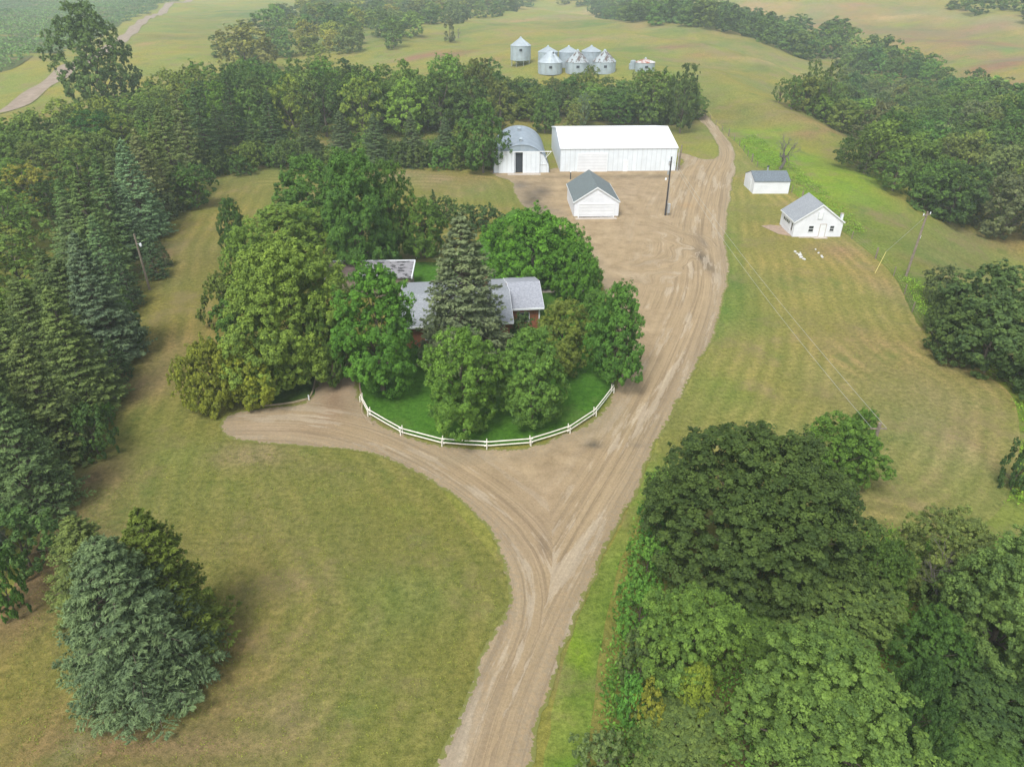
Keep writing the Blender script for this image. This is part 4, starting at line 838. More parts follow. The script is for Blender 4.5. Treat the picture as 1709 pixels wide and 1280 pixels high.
a_ = G(1460, 457); b_ = G(1478, 448); o = MB().tube([(0, 0, .05), (1.2, 1.0, 2.6)], .038, 8).build('guy_wire_guard', M_yellow); o.location = (a_[0], a_[1], 0); tag(o, 'slanting yellow guard over a guy wire by the pasture fence', 'wire guard')
MB().tube([(1.2, 1.0, 2.6), (p4[0] - a_[0], p4[1] - a_[1], 7.5)], .015, 4).build('guy_wire', M_wire, o)
a_ = G(1460, 925); o = MB().tube([(0, 0, 0), (.1, .05, 2.0)], .035, 8).build('guy_wire_guard', M_yellow); o.location = (a_[0], a_[1], 0); tag(o, 'thin upright yellow guard among weeds between oak and mown field', 'wire guard')

# ================================================================ FENCES
def rail_fence():
    px = [(603.5, 671), (616.5, 695), (670.5, 726), (738.5, 744), (812.5, 749), (885, 743.5), (949.5, 723), (992.5, 694.5), (1022, 656)]
    W = [G(*q) for q in px]; f = tag(empty('rail_fence', (W[4][0], W[4][1], 0)), 'low curved white two rail fence round the dark green house lawn', 'fence')
    o0 = W[4]; L = [(a[0] - o0[0], a[1] - o0[1]) for a in W]
    for i, (x_, y_) in enumerate(L):
        d = np.array(L[min(i + 1, 8)]) - np.array(L[max(i - 1, 0)]); d = d / np.hypot(*d); nn = np.array((-d[1], d[0]))
        for s_ in (-1, 1):
            MB().box(-.04, .04, -.04, .04, -.2, 0.92 if s_ > 0 else .66).build('post', M_fence, f).location = (x_ + nn[0] * .13 * s_, y_ + nn[1] * .13 * s_, 0)
    for i in range(8):
        a, b = np.array(L[i]), np.array(L[i + 1]); d = (b - a) / np.hypot(*(b - a)); a = a - d * .22; b = b + d * .22
        off = .02 if i % 2 else -.02
        for z_ in (.34, .72):
            MB().tube([(a[0], a[1], z_ + off), ((a[0] + b[0]) / 2, (a[1] + b[1]) / 2, z_ - .02), (b[0], b[1], z_ + off)], .052, 6).build('rail', M_fence, f)
rail_fence()
wf = smooth_poly([(1172, 189), (1225, 236), (1263, 280), (1321, 322), (1421, 400), (1491, 461), (1522, 521), (1562, 580), (1642, 622), (1712, 662)], 4.6, 0, False)
f = tag(empty('wire_fence', (wf[0][0], wf[0][1], gz(wf[0]))), 'thin wire fence on wooden posts between mown grass and weedy pasture', 'fence'); z0 = gz(wf[0])
for i, q_ in enumerate(wf):
    hh = 1.25 if i % 5 else 1.6
    MB().tube([(0, 0, -.3), (0, 0, hh)], .07 if i % 5 else .12, 6).build('post', M_pole, f).location = (q_[0] - wf[0][0], q_[1] - wf[0][1], gz(q_) - z0)
for z_ in (.4, .75, 1.1):
    MB().tube([(q_[0] - wf[0][0], q_[1] - wf[0][1], gz(q_) - z0 + z_) for q_ in wf], .014, 3).build('wire', M_pole, f)
def edging(px, label):
    L = smooth_poly(px, .8, .02, False); o0 = L[0]
    o = MB().tube([(a[0] - o0[0], a[1] - o0[1], .1) for a in L], .09, 4).build('timber_edging', M_soil); o.location = (o0[0], o0[1], 0); tag(o, label, 'edging')
edging([(531, 612), (526, 640), (515, 667), (490, 673), (432, 679)], 'low timber edging along the garden wedge left of the driveway'); edging([(598, 618), (602, 655), (605, 672), (604, 690), (622, 710)], 'low timber edging along the driveway side of the fenced house lawn')
o = tag(MB().tube([(0, 0, 0), (0, 0, .55)], .06, 6).build('marker_post', M_wpaint), 'tiny white marker post at the corner of the driveway edging', 'post'); p = G(516, 668); o.location = (p[0], p[1], 0)
rg = np.random.default_rng(5)
def rock(px, py, s, label, group):
    import bmesh
    bm = bmesh.new(); bmesh.ops.create_icosphere(bm, subdivisions=2, radius=s)
    for v in bm.verts: v.co *= 1 + rg.normal(0, .12); v.co.z *= .55
    me = bpy.data.meshes.new('rock'); bm.to_mesh(me); bm.free(); me.materials.append(M_rock); o = link('rock', me); p = G(px, py); o.location = (p[0], p[1], s * .3); o.rotation_euler[2] = rg.uniform(0, 6); o.scale = (1.3, .8, 1); tag(o, label, 'rock', group)
for (a, b_, s) in ((1327, 421, .24), (1330.5, 424, .18), (1335, 426.5, .34), (1337, 430.5, .28), (1341.5, 433.5, .24), (1335.5, 422.5, .15)): rock(a, b_, s, 'white rock in the close heap on the grass below the workshop', 'white rocks in a heap')
for (a, b_, s) in ((1361, 417, .16), (1366, 423, .18), (1371, 428, .2), (1372, 430, .2)): rock(a, b_, s, 'small white stone in the loose line right of the rock heap', 'small white stones')

# ================================================================ TREES
def wood(px, spacing, Hr, Rr, keys, cols, name, label, cat, group, far=False, seed=0, maxn=300, hbias=None):
    rg = np.random.default_rng(seed); L = np.array([G(*q) for q in px]); x0, y0 = L.min(0); x1, y1 = L.max(0); pts = []
    area = (x1 - x0) * (y1 - y0)
    for _ in range(int(area / spacing ** 2 * 14)):
        q_ = np.array((rg.uniform(x0, x1), rg.uniform(y0, y1)))
        if not inpoly(np.array([q_[0]]), np.array([q_[1]]), L)[0]: continue
        if pts and min(np.hypot(*(q_ - p)) for p in pts) < spacing * rg.uniform(.85, 1.15): continue
        pts.append(q_)
        if len(pts) >= maxn: break
    for q_ in pts:
        k = keys[rg.integers(len(keys))]; c = cols[rg.integers(len(cols))]; s = rg.uniform(0, 1) ** 1.2
        Hh = Hr[0] + (Hr[1] - Hr[0]) * s; rr = (Rr[0] + (Rr[1] - Rr[0]) * (s * .6 + rg.uniform(0, .4)))
        (far_plant if far else plant)(name, k, q_[0], q_[1], Hh, rr, vary(c), label, cat, group)
    print('WOOD', label[:40], len(pts))
SC = ['scrubA', 'scrubB']; FA = ['farA', 'farB', 'farC']; AS = ['ashA', 'ashB', 'ashC', 'looseA', 'looseB']
K1 = (.080, .135, .038); K2 = (.105, .165, .042); K3 = (.135, .195, .048); K4 = (.066, .115, .038); K5 = (.115, .15, .075); K6 = (.19, .22, .05)
# --- coulee woods on the right
wood([(1335, 185), (1440, 240), (1432, 292), (1540, 352), (1709, 392), (1830, 420), (1950, 300), (1760, 225), (1600, 190), (1500, 150), (1420, 135), (1345, 150)], 6.3, (6, 9.5), (3.6, 5), SC + ['ashA', 'looseA'], [K1, K1, K2, K4, K3, K5], 'coulee_tree', 'rounded dark green tree packed into the wood on the slope behind the white sheds', 'tree', 'trees of the right hand coulee wood', seed=3)
hero('coulee_tree', 'looseA', 1304, 150, 24, 34, K1, 'small round tree standing first and alone at the left tip of the right wood')
hero('coulee_tree', 'looseB', 1326, 152, 34, 46, K1, 'second small tree with bare stem at the left tip of the right wood')
hero('coulee_tree', 'looseA', 1358, 140, 40, 70, (.08, .12, .04), 'tall thin crowned poplar rising near the left tip of the right wood')
hero('coulee_tree', 'looseB', 1385, 150, 44, 78, (.075, .11, .04), 'tall open poplar with bare upper limbs second in the right wood edge')
hero('coulee_tree', 'ashB', 1490, 225, 66, 74, (.055, .105, .03), 'tall dark dome shaped tree at the nose of the grassy spur')
hero('shrub', 'bushA', 1414, 250, 34, 40, K4, 'dark bush standing apart in the green draw behind the small white shed', 'shrub')
hero('coulee_tree', 'ashB', 1600, 320, 90, 90, (.055, .095, .035), 'big dark green tree at the foot of the wood above the fence', 'tree')
hero('coulee_tree', 'looseA', 1580, 255, 60, 60, (.12, .15, .045), 'pale yellowish green tree in the middle of the right wood', 'tree')
hero('coulee_tree', 'scrubB', 1690, 345, 100, 100, (.10, .115, .065), 'grey green tree at the right edge of the photo above the pasture', 'tree')
wood([(1400, 112), (1450, 126), (1560, 152), (1709, 205), (1900, 300), (1900, 240), (1709, 178), (1560, 124), (1470, 98)], 6.5, (6, 9), (3.8, 5), SC + FA, [K1, K4, K2], 'far_coulee_tree', 'dark hazy tree in the band beyond the bare ridge on the right', 'tree', 'trees beyond the right ridge', True, 4, 100)
wood([(985, 16), (1060, 40), (1150, 56), (1260, 74), (1400, 106), (1460, 122), (1490, 100), (1330, 56), (1200, 34), (1080, 14), (1000, 2)], 7.0, (8, 13), (4.5, 6.5), FA, [K1, K4, K2], 'far_ravine_tree', 'hazy dark tree in the long line behind the hill of grain bins', 'tree', 'trees in the ravine behind the hill', True, 5, 190)
wood([(1560, 12), (1590, 22), (1709, 44), (1850, 60), (1850, 10), (1709, 2), (1600, 0)], 12, (9, 13), (5.5, 7.5), FA, [K2, K3, K1], 'skyline_tree', 'pale hazy tree in the clump at the top right corner of the photo', 'tree', 'trees at the top right corner', True, 6, 40)
wood([(600, 4), (840, 20), (838, 30), (900, 8), (1000, 12), (1000, -8), (840, -8), (600, -8)], 11, (9, 13), (5.5, 7), FA, [K1, K2, K4], 'skyline_tree', 'faint blue green tree along the far top edge left of the hills', 'tree', 'trees along the far top edge', True, 7, 90)
# --- woods top left
wood([(365, 112), (400, 120), (480, 112), (530, 112), (585, 92), (640, 72), (700, 62), (770, 40), (838, 28), (800, 5), (600, 8), (500, 18), (440, 45), (370, 85)], 9.0, (7, 12), (4.5, 6.5), FA + SC, [K2, K3, K1, K5, K6, K1], 'far_grove_tree', 'hazy mixed green tree in the rounded grove beyond the spruces at the top', 'tree', 'trees of the far grove', True, 8, 150)
hero('far_grove_tree', 'scrubB', 405, 82, 88, 66, (.19, .19, .07), 'broad pale olive willow at the left front of the far grove')
hero('far_grove_tree', 'farC', 655, 54, 34, 44, (.10, .15, .05), 'rounded single tree right in front of the far grove on the pasture')
hero('far_grove_tree', 'farB', 750, 50, 18, 34, (.11, .12, .07), 'small grey green tree beside a dead bush on the far pasture')
# --- mixed belt on the left behind the conifers
wood([(-60, 430), (-60, 290), (60, 235), (200, 205), (330, 165), (345, 200), (300, 260), (200, 300), (120, 360), (60, 420)], 6.5, (6, 9), (3.5, 4.8), AS + SC, [K1, K2, K3, K2, K6], 'belt_tree', 'green broadleaf tree among others behind the row of tall spruces on the left', 'tree', 'broadleaf trees behind the left spruces', seed=9, maxn=70)
wood([(-80, 700), (-80, 480), (10, 430), (60, 450), (30, 600)], 6.5, (5, 8), (3.2, 4.2), AS, [K3, K6, K2], 'belt_tree', 'broadleaf tree at the left edge of the photo behind the dark spruces', 'tree', 'broadleaf trees at the left edge', seed=10, maxn=20)
broadleaf('cotton', 71, 13, 5, .08, 230, .8, 12, 24, .13, 'egg', .28)
hero('cottonwood_tree', 'cotton', 152, 92, 112, 150, (.085, .135, .05), 'tall lone ragged cottonwood by the country road at the top left', rot=1.0)
hero('belt_tree', 'ashB', 322, 308, 62, 66, (.062, .12, .035), 'round bright green tree on the lawn edge in the corner of the spruce belt')
# --- belt behind the back lawn
wood([(345, 240), (330, 200), (420, 165), (560, 172), (700, 180), (830, 165), (845, 200), (835, 225), (700, 235), (500, 235)], 6.2, (9, 13), (3.8, 5), AS, [K1, K2, K3, K1, K4], 'shelter_tree', 'tall green broadleaf tree in the shelter belt behind the back lawn', 'tree', 'broadleaf trees of the back shelter belt', seed=11, maxn=85)
wood([(852, 205), (930, 206), (1125, 207), (1165, 200), (1155, 172), (1000, 168), (850, 166)], 5.4, (6, 8), (3.5, 4.6), AS + SC, [K1, K2, K3, K2, K4], 'shelter_tree', 'leafy tree in the grove between the white sheds and the grain bins', 'tree', 'trees behind the white sheds', seed=12, maxn=45)
hero('shelter_tree', 'ashC', 1142, 160, 50, 95, (.062, .095, .036), 'tall dark upright tree at the right end of the grove behind the sheds')
hero('shelter_tree', 'ashB', 1090, 160, 70, 80, K2, 'broad tree just left of the dark upright one behind the long shed')
hero('shelter_tree', 'looseA', 957, 198, 36, 44, (.15, .17, .055), 'small yellow green tree right behind the left end of the long shed')
hero('shelter_tree', 'looseB', 975, 182, 24, 48, (.12, .17, .12), 'slender silvery green tree behind the long white shed')
hero('shelter_tree', 'ashA', 910, 185, 46, 60, (.08, .14, .04), 'medium green tree between the arched hut and the long shed')
hero('shelter_tree', 'ashA', 805, 225, 76, 105, (.065, .125, .034), 'dense tree leaning over the left side of the arched grey hut')
hero('shelter_tree', 'looseA', 768, 235, 50, 50, (.13, .18, .045), 'light yellow green tree at the lawn edge left of the arched hut')
for (a, b_, w_, h_) in ((800, 148, 60, 90), (745, 150, 70, 100), (680, 152, 60, 90), (610, 165, 70, 84), (540, 150, 80, 84)):
    hero('shelter_tree', AS[int(a) % 3], a, b_, w_, h_, vary(K2), 'one of the tallest leafy trees in the middle of the back shelter belt', group='tallest trees of the back belt')
# spruces in the back belt
for (bx, by, ty, w_, c, kk) in ((402, 262, 118, 58, (.035, .06, .03), 'spruceB'), (462, 268, 150, 66, (.045, .075, .04), 'spruceA'), (520, 272, 190, 62, (.055, .08, .045), 'spruceA'), (575, 276, 186, 66, (.06, .085, .055), 'spruceB'), (630, 277, 190, 66, (.06, .09, .055), 'spruceA'), (690, 276, 188, 66, (.06, .085, .05), 'spruceC'), (745, 274, 196, 56, (.06, .09, .055), 'spruceB'), (430, 272, 190, 50, (.05, .08, .04), 'spruceC'), (375, 272, 175, 60, (.05, .075, .04), 'spruceB')):
    spruce(kk, bx, by, ty, w_, tuple(q * 1.45 for q in c), 'dark spruce with skirts to the ground along the far edge of the back lawn', 'spruces along the back lawn')
# --- the tall conifer row on the left (front row and second row)
LS = 'tall spruce in the dense conifer row along the left side of the lawn'
for (bx, by, ty, w_, c, kk) in (
    (352, 285, 140, 74, (.042, .065, .034), 'spruceB'), (325, 300, 132, 72, (.055, .07, .036), 'spruceC'), (300, 330, 172, 84, (.06, .078, .036), 'spruceA'), (285, 350, 205, 80, (.065, .075, .035), 'spruceC'),
    (262, 365, 215, 86, (.07, .082, .045), 'spruceB'), (245, 395, 232, 100, C_BSP, 'spruceA'), (215, 385, 262, 84, (.055, .075, .038), 'spruceB'), (225, 425, 300, 84, (.065, .095, .07), 'spruceA'), (205, 430, 262, 90, (.045, .072, .036), 'spruceC'),
    (180, 470, 290, 106, (.05, .075, .036), 'spruceA'), (150, 470, 330, 100, (.05, .07, .036), 'spruceB'), (140, 440, 300, 90, (.05, .08, .035), 'spruceC'), (195, 500, 360, 86, (.048, .078, .044), 'spruceB')):
    spruce(kk, bx, by, ty, w_, vary(tuple(q * 2.15 for q in c), .08), LS, 'conifer row on the left')
conifer('spruceD', 31, 14, 3.9, .36, 13, 19, 12, .145, tw=.24); conifer('spruceE', 32, 14, 4.1, .38, 13, 18, 12, .15, tw=.24, ragged=.22, pw=.8)
spruce('spruceD', 190, 600, 388, 138, (.105, .15, .115), 'tall silvery blue spruce in the middle of the left conifer row')
for (bx, by, ty, w_, c, kk) in ((150, 600, 430, 130, (.05, .075, .036), 'spruceE'), (120, 570, 415, 120, (.055, .08, .04), 'spruceD'), (150, 680, 480, 140, (.065, .088, .038), 'spruceD'), (90, 640, 462, 130, (.07, .092, .042), 'spruceE'), (60, 700, 500, 140, (.072, .096, .044), 'spruceD'), (105, 760, 560, 140, (.066, .09, .040), 'spruceE'), (40, 800, 590, 150, (.065, .09, .046), 'spruceD'), (70, 850, 650, 150, (.055, .082, .044), 'spruceE'), (0, 740, 540, 130, (.06, .085, .04), 'spruceE'), (-20, 860, 660, 130, (.06, .085, .04), 'spruceD'), (15, 620, 470, 110, (.06, .085, .04), 'spruceD')):
    spruce(kk, bx, by, ty, w_, vary(tuple(q * 1.75 for q in c), .08), 'large drooping spruce in the near part of the conifer row at the left edge', 'near spruces at the left edge')
YS = 'young spruces in front of the conifer row'
for (bx, by, ty, w_, c, lb) in ((262, 464, 403, 50, (.055, .095, .055), 'small blue green spruce just behind the light pole on the lawn'), (277, 445, 405, 30, (.05, .08, .045), 'smallest spruce peeping out behind the one beside the light pole'), (222, 512, 440, 50, (.05, .08, .05), 'narrow young spruce on the lawn edge left of the light pole'),
    (200, 632, 565, 56, (.05, .085, .045), 'young spruce at the lawn edge, upper of the pair below the green bush'), (185, 662, 600, 60, (.055, .09, .042), 'young spruce at the lawn edge, lower of the pair below the green bush')):
    spruce('pineS', bx, by, ty, w_, c, lb, YS, 'young_spruce')
hero('shrub', 'bushA', 205, 540, 70, 74, (.065, .12, .035), 'bright green bush at the lawn edge halfway along the conifer row', 'shrub')
hero('shrub', 'bushB', 182, 505, 60, 60, (.06, .10, .035), 'dark green bush partly behind the young spruce on the lawn edge', 'shrub')
hero('shrub', 'bushA', 150, 718, 80, 90, (.058, .105, .036), 'broad dark green bush at the lower end of the conifer row', 'shrub')
hero('shrub', 'bushB', 178, 690, 30, 34, (.06, .12, .03), 'little green bush beside the broad one at the lower end of the conifer row', 'shrub')
hero('shrub', 'bushA', 265, 345, 60, 50, (.06, .085, .042), 'grey green bush at the foot of the spruces opposite the back lawn', 'shrub')
hero('shrub', 'bushB', 30, 900, 110, 110, (.07, .125, .045), 'light green bush behind the big blue spruce at the lower left', 'shrub')
hero('shrub', 'bushA', 0, 970, 70, 110, (.06, .125, .03), 'green bush cut by the left edge of the photo', 'shrub')
spruce('spruceD', -20, 930, 815, 90, (.12, .15, .15), 'pale blue spruce cut by the left edge of the photo')

# --- heroes: lower left spruces
conifer('spruceH', 41, 11, 4.0, .29, 15, 26, 16, .105, tw=.26, pw=.62, droop=.28, ragged=.16)
conifer('spruceI', 42, 11, 3.4, .29, 14, 22, 15, .105, tw=.26, pw=.7, droop=.2, ragged=.24)
def standing(key, x, y, H, Rr, col, label, rot=0, name='spruce_tree'): return plant(name, key, x, y, H, Rr, col, label, 'spruce', None, rot)
spruce('spruceH', 252, 1140, 898, 248, (.10, .145, .095), 'big silvery blue spruce standing on the lower left lawn')
spruce('spruceI', 308, 1078, 848, 178, (.10, .135, .035), 'dark yellowish green spruce just behind the big blue one on the lower lawn')
spruce('spruceI', 172, 1000, 862, 150, (.115, .15, .06), 'smaller grey green spruce left behind the big blue one on the lower lawn', rot=2.0)

# --- heroes: house yard
broadleaf('mapleA', 51, 11, 4.4, .07, 210, .80, 12, 36, .09, 'egg', .16); broadleaf('mapleB', 52, 10, 4.2, .07, 190, .80, 12, 36, .09, 'egg', .24); broadleaf('bigA', 53, 14, 6.0, .06, 330, 1.0, 13, 38, .10, 'egg', .2)
broadleaf('roundA', 54, 7, 5.0, .05, 240, .75, 12, 34, .092, 'dome', .14)
hero('boxelder_tree', 'bigA', 482, 520, 196, 225, (.135, .195, .045), 'largest light yellow green tree over the driveway left of the house', rot=.6)
hero('boxelder_tree', 'mapleB', 540, 560, 90, 150, (.085, .14, .034), 'green lower limbs tree between the driveway and the largest light green tree', rot=2)
hero('boxelder_tree', 'mapleA', 478, 402, 150, 120, (.135, .205, .045), 'light green top crown rising behind the largest tree left of the house', rot=4)
hero('ash_tree', 'mapleB', 388, 378, 50, 88, (.06, .115, .034), 'small dark green tree left of the light green crowns', rot=1)
hero('boxelder_tree', 'mapleB', 415, 440, 90, 120, (.13, .205, .045), 'light green side crown at the left shoulder of the largest yard tree', rot=1)
hero('shrub', 'bushA', 372, 502, 70, 90, (.105, .14, .038), 'brownish green bush at the left foot of the largest yard tree', 'shrub')
hero('shrub', 'bushB', 400, 545, 90, 90, (.08, .15, .035), 'fresh green bush between the yellowing tree and the largest yard tree', 'shrub')
hero('maple_tree', 'roundA', 350, 622, 104, 110, (.165, .185, .035), 'yellow and rust tinged low tree at the left end of the gravel drive', rot=1.4)
hero('maple_tree', 'mapleB', 414, 624, 88, 104, (.19, .215, .036), 'golden green low tree beside the rust tinged one by the gravel drive', rot=1.4)
hero('elm_tree', 'mapleA', 515, 330, 110, 130, (.075, .15, .036), 'left of the three tall green elms behind the house', rot=2.2)
hero('elm_tree', 'bigA', 592, 352, 130, 180, (.070, .145, .036), 'middle and largest of the three tall green elms behind the house', rot=5)
hero('elm_tree', 'mapleB', 652, 350, 80, 150, (.075, .14, .034), 'right of the three tall green elms behind the house', rot=.2)
hero('elm_tree', 'mapleB', 705, 378, 84, 92, (.085, .15, .034), 'lighter green tree between the elms and the tall yard spruce', rot=3)
hero('maple_tree', 'mapleA', 628, 545, 146, 200, (.072, .165, .030), 'deep green maple standing right of the driveway mouth at the house', rot=.9)
hero('maple_tree', 'mapleB', 772, 632, 136, 168, (.095, .175, .036), 'left of the two green maples directly in front of the house', rot=2.7)
hero('maple_tree', 'mapleA', 888, 625, 118, 152, (.095, .175, .042), 'right of the two green maples directly in front of the house', rot=4.4)
hero('maple_tree', 'mapleB', 940, 560, 100, 116, (.13, .165, .042), 'yellow tinged sparse maple in front of the right house wing', rot=.4)
hero('maple_tree', 'mapleB', 1030, 555, 104, 158, (.070, .155, .034), 'dark green maple overhanging the gravel drive at the right of the yard', rot=3.3)
hero('maple_tree', 'mapleA', 995, 520, 60, 70, (.08, .16, .034), 'small green tree between the house path and the overhanging maple', rot=3)
hero('maple_tree', 'roundA', 890, 408, 150, 116, (.080, .185, .026), 'dense round vivid green tree near the garage, left and bigger lobe', rot=.7)
hero('maple_tree', 'roundA', 958, 448, 92, 90, (.075, .17, .026), 'lower vivid green tree joined to the right of the dense round one', rot=2.9)
hero('shrub', 'bushB', 872, 545, 40, 44, (.06, .10, .04), 'dark little bush against the red brown wall of the house', 'shrub')
hero('lilac_hedge', 'bushA', 775, 362, 50, 40, (.065, .11, .04), 'left half of the lilac hedge at the end of the back lawn', 'hedge')
hero('lilac_hedge', 'bushB', 808, 362, 50, 42, (.06, .105, .045), 'right half of the lilac hedge at the end of the back lawn', 'hedge')
hero('lilac_hedge', 'bushB', 745, 350, 44, 40, (.065, .11, .036), 'bush joining the lilac hedge to the elm trees', 'hedge')
spruce('pineS', 725, 372, 318, 28, (.05, .09, .04), 'small pointed spruce rising out of the hedge behind the house', name='young_spruce')
conifer('spruceY', 43, 13, 3.9, .33, 14, 20, 10, .13, tw=.34, pw=.72, droop=.25, ragged=.16)
spruce('spruceY', 778, 602, 358, 172, (.12, .15, .105), 'tall grey green spruce with bare brown lower branches before the house')

# bare brown twigs in the lower middle of the yard spruce, and bare trees
def bare_tree(name, px, py, H, spread, label, seed, r0=.16, col=None, levels=4, z0=0, cat='tree'):
    rg = np.random.default_rng(seed); mb = MB(); p = G(px, py)
    def grow(a, d, L, r, lv):
        m = a + d * L * .5 + rg.normal(0, .06 * L, 3); b_ = a + d * L + rg.normal(0, .05 * L, 3)
        mb.tube([tuple(a), tuple(m), tuple(b_)], [r, r * .8, r * .55], 5 if lv > 1 else 4, False)
        if lv == 0: return
        for _ in range(rg.integers(2, 5)):
            nd = d + rg.normal(0, spread, 3); nd[2] += .12; nd /= np.linalg.norm(nd); s = rg.uniform(.45, 1); q_ = a + (b_ - a) * s
            grow(q_, nd, L * rg.uniform(.55, .8), r * .5, lv - 1)
    grow(np.array((0, 0, z0)), np.array((0.05, 0, 1.)), H * .32, r0, levels)
    o = mb.build(name, col or M_greybark, smooth=True); o.location = (p[0], p[1], gz(p)); return tag(o, label, cat)
bare_tree('bare_tree', 1302, 283, 9.5, .6, 'leafless dead tree with spreading grey limbs behind the small white shed', 3, .34, levels=6)
bare_tree('bare_tree', 388, 282, 6, .6, 'pale dead branches sticking out at the corner of the back lawn', 8, .10, levels=4)
bare_tree('bare_shrub', 765, 64, 6, .8, 'grey dead bush on the far pasture left of the grain bins', 5, .2, levels=4, cat='shrub')
bare_tree('bare_tree', 1545, 1035, 9, .45, 'thin grey bare tree leaning among the trees at the lower right', 14, .12, levels=5)

# --- heroes: lower right wood
broadleaf('oakA', 61, 13, 6.4, .04, 560, .78, 13, 36, .08, 'egg', .10, (.6, .97), .7); broadleaf('poplarA', 62, 13, 5.2, .05, 340, .85, 13, 40, .084, 'egg', .2, (.5, .95), .6); broadleaf('poplarB', 63, 11, 4.6, .05, 240, .85, 13, 38, .085, 'round', .24, (.5, .95), .6); broadleaf('thinA', 64, 12, 4.6, .10, 150, .8, 12, 20, .095, 'egg', .3, (.4, .98), .5, 34, M_greybark)
hero('oak_tree', 'oakA', 1262, 848, 322, 288, (.050, .078, .026), 'huge rounded dark olive oak at the top of the lower right wood', 'oak', rot=.5)
hero('ash_tree', 'mapleB', 1402, 752, 128, 124, (.085, .155, .034), 'ragged bright green tree hiding a power pole right above the oak', rot=1.5)
hero('ash_tree', 'poplarB', 1405, 1015, 180, 150, (.095, .14, .048), 'olive green tree between the dark oak and the big pale crown below', rot=2.2)
hero('ash_tree', 'poplarA', 1385, 1185, 275, 270, (.10, .16, .048), 'big pale green crown at the bottom edge of the lower right wood', rot=4.0)
hero('ash_tree', 'poplarB', 1150, 1065, 160, 170, (.10, .165, .042), 'medium green tree below the left side of the dark oak', rot=5.2)
hero('ash_tree', 'poplarB', 1258, 1045, 110, 90, (.09, .15, .042), 'small crown squeezed below the dark oak in the lower wood', rot=3.6)
hero('ash_tree', 'poplarB', 1585, 930, 140, 150, (.13, .165, .06), 'sparse grey green tree with visible limbs at the edge of the mown field', rot=.8)
hero('ash_tree', 'poplarA', 1690, 1010, 210, 240, (.10, .155, .055), 'tall green tree cut by the right edge of the photo below the mown field', rot=3.1)
hero('ash_tree', 'poplarB', 1660, 1170, 210, 180, (.055, .095, .038), 'dark green tree near the lower right corner', rot=.3)
hero('ash_tree', 'poplarB', 1640, 1290, 200, 130, (.08, .14, .042), 'bright leaf tree at the very lower right corner', rot=1.3)
hero('ash_tree', 'mapleB', 1565, 1075, 110, 120, (.055, .11, .03), 'small dark tree in the gap right of the big pale crown', rot=1.3)
hero('ash_tree', 'poplarB', 1135, 1235, 180, 150, (.10, .14, .05), 'grey green tree at the bottom edge left of the big pale crown', rot=2.9)
hero('ash_tree', 'mapleB', 1160, 1150, 70, 90, (.155, .20, .035), 'small yellow green sapling in the lower wood gap')
hero('shrub', 'bushB', 1082, 1180, 60, 80, (.17, .18, .035), 'yellow tinged bush at the left edge of the lower wood', 'shrub')
hero('shrub', 'bushA', 1000, 1260, 90, 90, (.10, .14, .06), 'grey green bush on the verge at the bottom edge', 'shrub')
hero('shrub', 'bushA', 1072, 1095, 80, 100, (.075, .11, .045), 'dull green bush at the left edge of the wood beside the verge', 'shrub')
for (a, b_, w_, h_) in ((1070, 1010, 76, 90), (1082, 935, 70, 80), (1098, 868, 60, 66), (1055, 1170, 56, 80), (1075, 1250, 80, 80)):
    hero('shrub', 'bushA' if b_ % 20 else 'bushB', a, b_, w_, h_, vary((.075, .16, .04)), 'dark green leafy shrub in the strip between the verge and the oak', 'shrub', 'shrubs between verge and oak')
hero('ash_tree', 'poplarB', 1470, 960, 90, 110, (.07, .12, .034), 'bushy young tree right of the oak above the weedy gap', rot=1.9)
hero('ash_tree', 'mapleB', 1530, 1190, 110, 160, (.04, .08, .026), 'dark understory tree in the shade right of the big pale crown', rot=.9)
hero('ash_tree', 'mapleB', 1438, 726, 62, 86, (.085, .16, .034), 'narrow bright green crown at the right shoulder of the tree hiding the pole', rot=.2)
# right middle thicket
for (a, b_, w_, h_, c, lb) in ((1660, 500, 150, 120, (.058, .095, .038), 'broad dark top tree of the thicket at the right edge by the mown field'), (1660, 555, 160, 130, (.062, .10, .040), 'broad dark front tree of the thicket at the right edge by the mown field'), (1600, 560, 90, 84, (.065, .10, .036), 'lower left bush tree of the thicket beside the curved mown edge'), (1580, 475, 60, 60, (.075, .10, .05), 'grey green bush at the top left of the right edge thicket'), (1590, 520, 70, 70, (.07, .105, .04), 'middle left bush of the right edge thicket'), (1745, 600, 110, 120, (.06, .10, .04), 'thicket tree cut by the right photo edge'), (1708, 770, 50, 90, (.055, .10, .04), 'dark bush cut by the right edge beside the mown field')):
    hero('thicket_tree', 'scrubA' if a % 3 else 'roundA', a, b_, w_, h_, c, lb)
# bushes by the bins
for (a, b_, w_, h_) in ((987, 124, 26, 26), (962, 134, 24, 22), (1067, 128, 22, 20)): hero('shrub', 'bushB', a, b_, w_, h_, vary(K2), 'low green bush growing in front of the grain bins', 'shrub', 'bushes before the grain bins')

